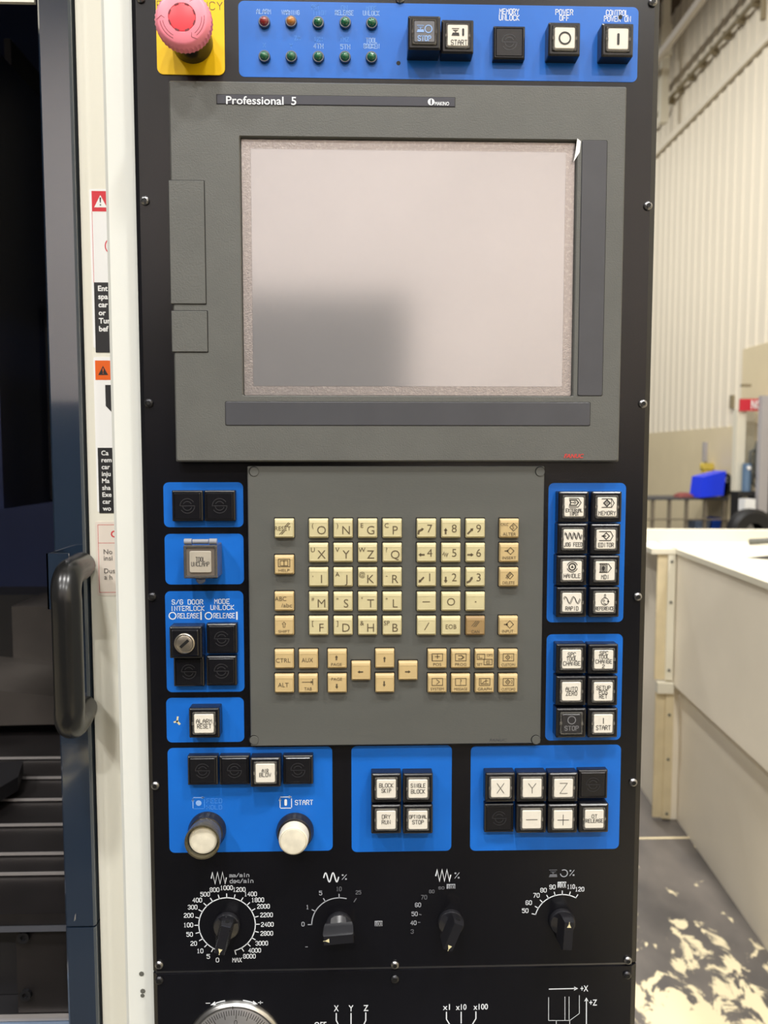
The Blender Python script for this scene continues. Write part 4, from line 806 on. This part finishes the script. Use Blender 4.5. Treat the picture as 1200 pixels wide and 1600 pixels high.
# right-hand upper field
rc = [(896.5, 792), (948, 792), (895, 842), (946.3, 842.5), (893.3, 891.5), (945, 891.8), (893, 941), (944.3, 941)]
chev = lambda x0, x1, xt, y0, y1, w_=1.1: pl((x0, y1), (x1, y1), (xt, (y0+y1)/2), (x1, y0), (x0, y0), w_=w_)
pushbutton(*rc[0], H1, [T('EXTERNAL', 0, -5.2, 5.2, 26), T('INPUT', 0, -10.8, 5, 14), chev(-8, 6.3, 10.8, 0, 13.6), pl((-7.2, 11), (3.3, 11), (6.7, 7), (3.3, 2.7), (-7.2, 2.7), (-5.7, 7), w_=1.7, c=True), pl((-5, 7), (-1, 7), w_=1), dia(1, 7, 1.8, .9)], 'EXTERNAL INPUT')
pushbutton(*rc[1], H1, [T('MEMORY', 0, -9.6, 6.2, 27), chev(-8.5, 7, 11, -.5, 13), dia(-.6, 6.2, 5, 1.9), ('c', -.6, 6.2, 1.5, .8, 0, 360), pl((6.4, 13), (6.4, -.5), w_=.8)], 'MEMORY')
pushbutton(*rc[2], H1, [('sine', 0, 5, 4, 27, 5, 2.0), T('JOG FEED', 0, -8.6, 6, 29)], 'JOG FEED')
pushbutton(*rc[3], H1, [chev(-11, 6.7, 10.8, -1.8, 12.5, 1.2), dia(0, 5.3, 5.2, 1.4), pl((-6.5, 5.3), (-1, 5.3), w_=1.8), T('EDITOR', 0, -8.8, 6.2, 24)], 'EDITOR')
pushbutton(*rc[4], H1, [('c', 0, 6.3, 5.2, 2.0, 0, 360), ('c', 0, 6.3, 8.2, 1.2, 20, 160), ('c', 0, 6.3, 8.2, 1.2, 200, 340), ('g', ((-2.6, 4.6), (2.6, 4.6), (0, 9))), T('HANDLE', 0, -8, 6.2, 26)], 'HANDLE')
pushbutton(*rc[5], H1, [pl((-9, 11.5), (2.5, 11.5), w_=1.6), pl((-9, -2), (2.5, -2), w_=1.6), pl((-8, 11), (-8, -1.5), w_=1.4), pl((2.5, 11), (2.5, -1.5), w_=1.2), chev(4, 4.5, 9.6, -2, 11.5), ('bar', -3, 4.5, 4.6, 7.5), box_(-6, 0, .5, 9.5, 1), T('MDI', 0, -9.5, 6.2, 12)], 'MDI')
pushbutton(*rc[6], H1, [('sine', 0, 4, 2, 26, 5.2, 2.2), T('RAPID', 0, -9.4, 6, 20)], 'RAPID')
pushbutton(*rc[7], H1, [('c', 0, 1.8, 5.8, 1.0, 0, 360), pl((-1, 7), (-1, 13), (1, 13), (1, 7), w_=.8), ('c', -2, 3, 1.5, .8, 0, 360), ('g', ((4, 3.5), (8, 1.5), (4, .5))), pl((-2, -1), (2, -2.5), w_=1), T('REFERENCE', 0, -9.4, 5.4, 30)], 'REFERENCE')
# right-hand lower field
rd = [(892.7, 1029.5), (942.7, 1030), (892.3, 1079.8), (941.9, 1080), (892.5, 1130), (942, 1130)]
pushbutton(*rd[0], H1, [T('SPC', 0, 8, 6, 12.5), T('TOOL', 0, 1, 6, 16.5), T('CHANGE', 0, -6.6, 6.3, 27)], 'SPC TOOL CHANGE', ' without a number')
pushbutton(*rd[1], H1, [T('SPC', 0, 11, 5.5, 13), T('TOOL', 0, 4.7, 5.8, 16.5), T('CHANGE', 0, -3, 6, 26), T('2', -.5, -11, 5.6, 3.6)], 'SPC TOOL CHANGE 2')
pushbutton(*rd[2], H1, [T('AUTO', 0, 4.3, 6.2, 18.5), T('ZERO', 0, -3, 6.2, 17.5)], 'AUTO ZERO')
pushbutton(*rd[3], H1, [T('SETUP', 0, 6.4, 6.2, 22), T('POS', 0, -.7, 6.2, 13.5), T('RET', 0, -7.7, 6.2, 12.5)], 'SETUP POS RET')
pushbutton(*rd[4], H1+.001, [('c', 0, 6, 6.2, 1.4, 0, 360), T('STOP', 0, -7.3, 7, 22)], 'STOP', leg='legdark', ink='inkgrey', sw=1.1, label='square dark push button lettered STOP, beside the right START button')
pushbutton(*rd[5], H1, [pl((0, 9), (0, .7), w_=1.3), T('START', 0, -6.4, 7, 23)], 'START', label='square cream push button lettered START with a thin bar, beside the dark STOP button')
pushbutton(319, 1130, H1+.001, [T('ALARM', .5, 4.2, 6.6, 24.5), T('RESET', .5, -4, 6.6, 21.5)], 'ALARM RESET')
pushbutton(414.7, 1207.3, H1, [T('AIR', 0, 4, 6, 10), T('BLOW', 0, -2.5, 6, 18)], 'AIR BLOW')
mc = [(603.5, 1231.7), (653, 1231.7), (603.3, 1280.5), (653, 1280.5)]
pushbutton(*mc[0], H1, [T('BLOCK', 0, 6, 6.3, 22), T('SKIP', 0, -2.8, 6.3, 15)], 'BLOCK SKIP')
pushbutton(*mc[1], H1, [T('SINGLE', 0, 5.7, 6.3, 23), T('BLOCK', 0, -4, 6.3, 22)], 'SINGLE BLOCK')
pushbutton(*mc[2], H1, [T('DRY', 0, 6, 6.3, 13), T('RUN', 0, -3, 6.3, 13.5)], 'DRY RUN')
pushbutton(*mc[3], H1, [T('OPTIONAL', 0, 6, 5.6, 28), T('STOP', 0, -3, 6.3, 18)], 'OPTIONAL STOP')
xr1, xr2 = 1230.6, 1279.5
pushbutton(781.6, xr1, H1, [T('X', 0, 0, 16, 11)], 'X', ' in the bottom right field', sw=.95, ink='inkt'); pushbutton(831, xr1, H1, [T('Y', 0, 0, 16, 12)], 'Y', ' in the bottom right field', sw=.95, ink='inkt'); pushbutton(880, xr1, H1, [T('Z', 0, 0, 17, 12)], 'Z', ' in the bottom right field', sw=.95, ink='inkt')
pushbutton(830.3, xr2, H1, [pl((-9, 0), (9, 0), w_=1)], '', label='square cream push button with a minus line, bottom right field'); pushbutton(879.3, xr2, H1, [pl((-9, -.5), (9, -.5), w_=1), pl((0, 8), (0, -9), w_=1)], '', label='square cream push button with a thin plus cross, bottom right field')
pushbutton(928, xr2-.7, H1, [T('OT', 0, 5, 5.6, 8.5), T('RELEASE', 0, -2.6, 5.8, 28)], 'OT RELEASE')
# top field
pushbutton(663, 50.5, .0165, [('c', 6, 3.5, 5.2, 1.5, 0, 360), ('spin', -6, 3.5, .8), T('STOP', 0, -10, 7, 19)], '', leg='legd2', ink='worn', sw=1.3, label='raised smoked push button lettered STOP in the top blue field', lens='smoke')
pushbutton(715, 56.5, .0125, [('spin', -3.5, 4.5, .85), ('bar', 8, 4.5, 3, 11), T('START', 2, -10.5, 7.2, 24)], '', label='square cream push button lettered START in the top blue field')
pushbutton(882, 60.5, .0115, [('c', 0, -.5, 8.4, 2.4, 0, 360)], '', label='square cream push button with a black ring under POWER OFF')
pushbutton(965.3, 62, .0115, [('bar', 0, -.5, 3.6, 17)], '', label='square cream push button with a dark bar under CONTROL POWER ON')
# blanks
HB = .0065
bm1 = MB(); ring_sq(bm1, [(BW, .0006, 0), (BW, .0006, HB-.0012), (BW-.0006, .0006, HB-.0006), (BW-.0022, .0005, HB), (.0204, .0004, HB), (.0201, .0004, HB-.0004), (.0190, .0004, HB+.0001)]); bm1 = bm1.mesh('cover'); bm1.materials.append(M['blackp'])
em = MB()
def emb(r, a0, a1): em.arc(0, 0, r, a0, a1, .0006, HB+.00022)
emb(.0056, 35, 178); emb(.0056, -2, -145); emb(.0034, 30, 150); emb(.0034, 190, 340); em.rib([(-.0056, 0), (.0056, 0)], .0006, HB+.00022); emm = em.mesh('emblem', fix=False); emm.materials.append(M['emblem'])
def blank(px, py, label):
    x, z = U(px, py, HB); t = thing('blank_cover', label, 'cover', (x, 0, z), 'black blanking covers'); link('cover', bm1, None, t); link('emblem', emm, None, t)
E_ = 'black square blanking cover with embossed ring, '
blank(795.8, 66, E_+'under MEMORY UNLOCK')
blank(292.8, 790.5, E_+'first of the pair above the tool unclamp button'); blank(343.3, 790.3, E_+'second of the pair, beside the grey keyboard')
blank(346.5, 998, E_+'beside the key switch under MODE UNLOCK'); blank(295, 1049.5, E_+'directly below the key switch'); blank(346, 1048.5, E_+'diagonally below the key switch')
blank(316.6, 1204.3, E_+'first in the row with AIR BLOW'); blank(366.3, 1204, E_+'second in the row, touching AIR BLOW'); blank(465.5, 1203.3, E_+'last in the row, after AIR BLOW')
blank(926.6, 1225.8, E_+'above OT RELEASE, after the Z button'); blank(780, 1278.5, E_+'below the X button, before the minus button')
# guarded tool unclamp button
H2 = .0235
x, z = U(313, 878, H2)
t = thing('guarded_push_button', 'push button lettered TOOL UNCLAMP under a hinged clear guard', 'button', (x, 0, z))
a = MB(); ring_sq(a, [(BW, .0009, 0), (BW, .0009, .0095), (BW-.0018, .0008, .0105), (.0187, .0008, .0105), (.0184, .0008, .008)]); put(a, 'housing', 'blackp', t)
a = MB(); GW = .0252; ring_sq(a, [(GW, .0008, .004), (GW, .0008, H2-.0008), (GW-.0014, .0008, H2), (GW-.0034, .0008, H2), (GW-.0040, .0008, H2-.0005), (GW-.0042, .0008, .004)], cap1=False); put(a, 'guard_frame', 'smoke', t)
a = MB(); ring_sq(a, [(GW-.0042, .0008, H2-.0015), (GW-.0042, .0008, H2-.0008)]); o = put(a, 'guard_window', mat('brown_tint_window', '#6b635b', .2, trans=.0, spec=.5, coat=.4), t)
lgd = MB(); ring_sq(lgd, [(.0162, .0011, H2-.0009), (.0162, .0011, H2-.0002), (.0156, .0011, H2)]); lgd = put(lgd, 'legend', mat('tinted_legend_plate', '#aaa396', .35, var=.04, vscale=150), t)
b = MB(); draw(b, [T('TOOL', 0, 4, 6.4, 13.5), T('UNCLAMP', 0, -3.4, 6.4, 27)], q, H2+.0001); put(b, 'lettering', 'inkt', lgd, fix=False)
a = MB()
for x0, x1 in ((-.0125, -.0068), (-.0062, .0057), (.0063, .0120)): a.tube([(x0, -H2+.004, .0150), (x1, -H2+.004, .0150)], .0023 if x0 != -.0062 else .0018, 10)
put(a, 'hinge', 'hinge', t, smooth=50)
a = MB(); a.lathe([(.0036, H2-.004), (.0036, H2-.0025), (.0012, H2-.0025), (.0011, H2-.0035)], -.0004, -.0135, 18); put(a, 'tab', 'smoke', t, smooth=40)
# key switch
H3 = .0135; x, z = U(290, 1004, H3)
t = thing('key_switch', 'black key switch with nickel lock under S/G DOOR INTERLOCK', 'switch', (x, 0, z))
a = MB(); ring_sq(a, [(.0248, .0008, 0), (.0248, .0008, H3-.0012), (.0242, .0008, H3-.0006), (.0224, .0008, H3), (.0208, .0006, H3), (.0202, .0006, H3+.0015), (.0190, .0006, H3+.0022)]); put(a, 'housing', 'blackp', t)
a = MB(); a.lathe([(.0078, H3+.002), (.0078, H3+.0034), (.0072, H3+.0040), (.0066, H3+.0040), (.0064, H3+.0034), (.0062, H3+.0038), (.0058, H3+.0040)], -.0002, .0, 32); lk = put(a, 'lock', 'lockm', t, smooth=30)
a = MB(); u = Vector((math.cos(math.radians(42)), math.sin(math.radians(42)))); v = Vector((-u.y, u.x)); a.poly([tuple(u*sx*.0042+v*sy*.0011) for sx, sy in ((-1, -1), (1, -1), (1, 1), (-1, 1))], H3+.0042); put(a, 'keyhole', 'well', lk)

# ================================================================== round buttons, lamps, emergency stop
def round_button(px, py, H, label, guard):
    x, z = U(px, py, H); t = thing('round_push_button', label, 'button', (x, 0, z))
    a = MB(); a.lathe([(.0150, 0), (.0150, .003), (.0142, .0045), (.0135, .0075), (.0122, .0082), (.0112, .0082), (.0112, .004)], n=40); put(a, 'collar', 'blackg', t, smooth=35)
    if guard:
        a = MB(); a.lathe([(.0128, .006), (.0132, .012), (.0138, H-.001), (.0136, H), (.0124, H), (.0120, H-.002), (.0118, .008)], n=40, cap1=False); put(a, 'guard', 'guard', t, smooth=35)
        a = MB(); a.lathe([(.0112, .004), (.0112, H-.0042), (.0104, H-.0030), (.0100, H-.0030), (.0099, H-.0034), (.0096, H-.0028), (.0060, H-.0025)], n=40); put(a, 'cap', 'capw', t, smooth=35)
    else:
        a = MB(); a.lathe([(.0118, .004), (.0118, H-.0045), (.0112, H-.0015), (.0104, H-.0008), (.0101, H-.0012), (.0098, H-.0003), (.0060, H)], n=40); put(a, 'cap', 'capw', t, smooth=35)
    return t
round_button(315.8, 1316.5, .021, 'round milky push button in a brown clear guard under the worn FEED print', True)
round_button(458, 1315.5, .0185, 'round milky push button in a black collar under the START print', False)
lring = MB(); lring.lathe([(.0044, 0), (.0044, .0022), (.0040, .003), (.0034, .003), (.0033, .0022)], n=24); lring = lring.mesh('ring', 35); lring.materials.append(M['chromed'])
lns = {}
for k_ in ('lampr', 'lampa', 'lampg'):
    a = MB(); a.lathe([(.0033, .002), (.0032, .0032), (.0026, .0044), (.0015, .0051), (.0004, .0053)], n=24); lns[k_] = a.mesh('lens', 60); lns[k_].materials.append(M[k_])
lamps = [(412.6, 33, 'lampr', 'red pilot lamp under ALARM'), (454.6, 32.5, 'lampa', 'amber pilot lamp under the worn WARNING print'), (497, 34, 'lampg', 'green pilot lamp in the top row beside the amber lamp'), (539.4, 34, 'lampg', 'green pilot lamp under RELEASE'), (581, 35, 'lampg', 'green pilot lamp in the top row, farthest from the red lamp'),
         (412.8, 87, 'lampg', 'green pilot lamp directly below the red lamp'), (455, 87.5, 'lampg', 'green pilot lamp directly below the amber lamp'), (497.3, 88, 'lampg', 'green pilot lamp under 4TH'), (539, 88, 'lampg', 'green pilot lamp under 5TH'), (580.5, 88.5, 'lampg', 'green pilot lamp under TOOL BROKEN')]
for px, py, m_, lb in lamps:
    x, z = U(px, py, .003); t = thing('pilot_lamp', lb, 'lamp', (x, 0, z), 'pilot lamps in the top blue field'); link('ring', lring, None, t); link('lens', lns[m_], None, t)
HE = .034; x, z = U(284.4, 27, HE); s = (D-HE)/F
t = thing('emergency_stop', 'faded red mushroom emergency stop button on a yellow plate', 'button', (x, 0, z))
a = MB(); xa, xb, za, zb_ = U(245, 60)[0], U(351, 60)[0], U(298, 117.5)[1], U(298, -20)[1]
a.loft([(rrect(xb-xa, zb_-za, .0048, (xa+xb)/2-x, (za+zb_)/2-z, 5), 0), (rrect(xb-xa, zb_-za, .0048, (xa+xb)/2-x, (za+zb_)/2-z, 5), .0008)]); yp = put(a, 'yellow_plate', 'yellow', t)
a = MB(); ex, ez = U(297, 9.5); stext(a, 'EMERGENCY', ex-x, ez-z, 11*PXM, 96*PXM, .001, .8*PXM); ex, ez = U(295, -8); stext(a, 'STOP', ex-x, ez-z, 11*PXM, 50*PXM, .001, .8*PXM); put(a, 'lettering', 'inkt', yp, fix=False)
a = MB(); a.lathe([(.0152, 0), (.0152, .010), (.0146, .012), (.0146, HE-.010), (.012, HE-.008)], n=40); put(a, 'body', 'blackg', t, smooth=35)
a = MB(); n = 120; r0 = 41.6*s
rings = []
for r, h, am in ((r0*.80, HE-.0105, 0), (r0*1.0, HE-.0095, .02), (r0*1.01, HE-.0035, .02), (r0*.985, HE-.0028, 0), (r0*.93, HE-.0008, 0), (r0*.86, HE, 0), (20.6*s, HE+.0003, 0), (20.2*s, HE-.0006, 0)):
    rings.append(([((r*(1+am*(1 if i % 3 == 0 else -.3)))*math.cos(2*PI*i/n), (r*(1+am*(1 if i % 3 == 0 else -.3)))*math.sin(2*PI*i/n)) for i in range(n)], h))
a.loft(rings); hd_ = put(a, 'mushroom_head', 'red', t, smooth=38)
a = MB(); a.lathe([(20*s, HE-.0008), (19.8*s, HE+.0002), (18*s, HE+.0004)], n=40); put(a, 'centre_disc', 'redc', hd_, smooth=35)
a = MB()
for i in range(8):
    c = 22.5+45*i; a.arc(0, 0, 19.6*s, c-7, c+7, 2.2*s, HE+.0006, 4)
put(a, 'slots', 'dkred', hd_, fix=False)
a = MB()
for c in (0, 120, 240):
    for rr in (29, 33): a.arc(0, 0, rr*s, c-170, c-115 if rr == 33 else c-118, .7*s, HE+.0002, 10)
    an = math.radians(c-176); a.rib([(25*s*math.cos(an), 25*s*math.sin(an)), (31*s*math.cos(an-.14), 31*s*math.sin(an-.14)), (38*s*math.cos(an+.03), 38*s*math.sin(an+.03))], .7*s, HE+.0002)
put(a, 'arrow_marks', 'dkred', hd_, fix=False)

# ================================================================== rotary knobs
kn = MB(); hw, hl = .0036, .0118; NS = 5
def seg(rect=None, circ=None):
    out = []; w_, l_ = rect or (hw, hl); cs = [(w_, -l_), (w_, l_), (-w_, l_), (-w_, -l_)]
    if rect:
        for i in range(4):
            (x0, y0), (x1, y1) = cs[i], cs[(i+1) % 4]
            for j in range(NS): out.append((x0+(x1-x0)*j/NS, y0+(y1-y0)*j/NS))
    else:
        ph_ = math.atan2(.0068, .0118); an = [-PI/2+ph_, PI/2-ph_, PI/2+ph_, 3*PI/2-ph_, 3*PI/2+ph_]
        for i in range(4):
            for j in range(NS):
                a = an[i]+(an[i+1]-an[i])*j/NS; out.append((circ*math.cos(a), circ*math.sin(a)))
    return out
kn.loft([(seg(circ=.0108), 0), (seg(circ=.0108), .0030), (seg(circ=.0102), .0042)])
kn.loft([(seg(circ=.0100), .0042), (seg((.0056, .0108)), .0072), (seg((.0046, .0118)), .0105), (seg((.0042, .0121)), .0185), (seg((.0035, .0114)), .0205)])
knm = kn.mesh('grip', 25); knm.materials.append(M['blackg'])
pt = MB(); pt.poly([(0, .0108), (-.0017, .0072), (.0017, .0072)], .02062); pt.rib([(0, .0108), (0, .0118)], .0004, .02062); ptm = pt.mesh('pointer', fix=False); ptm.materials.append(M['orangep'])
hl_ = MB(); hl_.face([(.0017*math.cos(2*PI*i/14), -.01222, .0148+.0017*math.sin(2*PI*i/14)) for i in range(14)]); hlm = hl_.mesh('set_screw', fix=False); hlm.materials.append(M['well'])
for (px, py), ang, lb in zip(DIALS, (-166, -94, -158, 3), ('black rotary knob on the mm/min feed dial, pointing down to 0', 'black rotary knob lying sideways on the worn 0 to 25 percent dial', 'black rotary knob on the worn 40 to 100 percent dial, turned askew', 'black rotary knob pointing up to the boxed 100 on the 50 to 120 dial')):
    x, z = U(px, py); t = thing('rotary_knob', lb, 'knob', (x, -.0003, z), 'rotary override knobs')
    for nm, me in (('grip', knm), ('pointer', ptm), ('set_screw', hlm)):
        o = link(nm, me, None, t); o.rotation_euler = (0, math.radians(ang), 0)

# ================================================================== handwheel (its upper rim)
HH = .004; x, z = U(366.5, 1641, HH); s = (D-HH)/F
t = thing('handwheel', 'round silver handwheel with engraved scale at the bottom of the panel', 'handwheel', (x, 0, z))
a = MB(); a.lathe([(80*s, 0), (80*s, HH-.003), (78*s, HH-.001), (75*s, HH), (72.5*s, HH), (71.5*s, HH-.0008)], n=72, cap1=False); put(a, 'rim', 'steel', t, smooth=30)
a = MB(); a.lathe([(72*s, HH-.0012), (70*s, HH-.0006), (46*s, HH+.0016), (44*s, HH+.0030), (40*s, HH+.0034)], n=72); dl = put(a, 'scale_ring', 'scale', t, smooth=30)
a = MB(); a.lathe([(40*s, HH+.003), (40*s, HH+.010), (37*s, HH+.012), (10*s, HH+.0125)], n=48); put(a, 'hub', 'steel', t, smooth=30)
a = MB()
for i in range(100):
    an = 2*PI*i/100+PI/2-.06; L = 13 if i % 5 == 0 else 8
    hq = lambda r: HH-.0006+(70*s-r)/(24*s)*.0022+.00015
    p0, p1 = (68.5*s, (68.5-L)*s); w_ = .55*s
    c, sn = math.cos(an), math.sin(an)
    a.face([(p0*c-w_*sn, p0*sn+w_*c, hq(p0)), (p0*c+w_*sn, p0*sn-w_*c, hq(p0)), (p1*c+w_*sn, p1*sn-w_*c, hq(p1)), (p1*c-w_*sn, p1*sn+w_*c, hq(p1))])
put(a, 'graduations', 'ink', dl, fix=False)['kind'] = 'stuff'
for i, tx in enumerate(('0', '10', '20', '30', '40', '50', '60', '70', '80', '90')):
    an = PI/2-.06+2*PI*i/10; b = MB(); ftext(b, tx, 0, 0, 9*s, None, 0, -.01); me = b.mesh('numeral', fix=False); me.materials.append(M['ink']); o = link('numeral', me, None, dl)
    r = 50*s; o.location = (r*math.cos(an), -(HH+.0016), r*math.sin(an)); o.rotation_euler = (0, PI/2-an, 0)
b = MB(); b.rib([(-2*s, 71*s), (-2*s, 76*s)], 1.2*s, HH+.0002); put(b, 'index_mark', 'ink', t, fix=False)
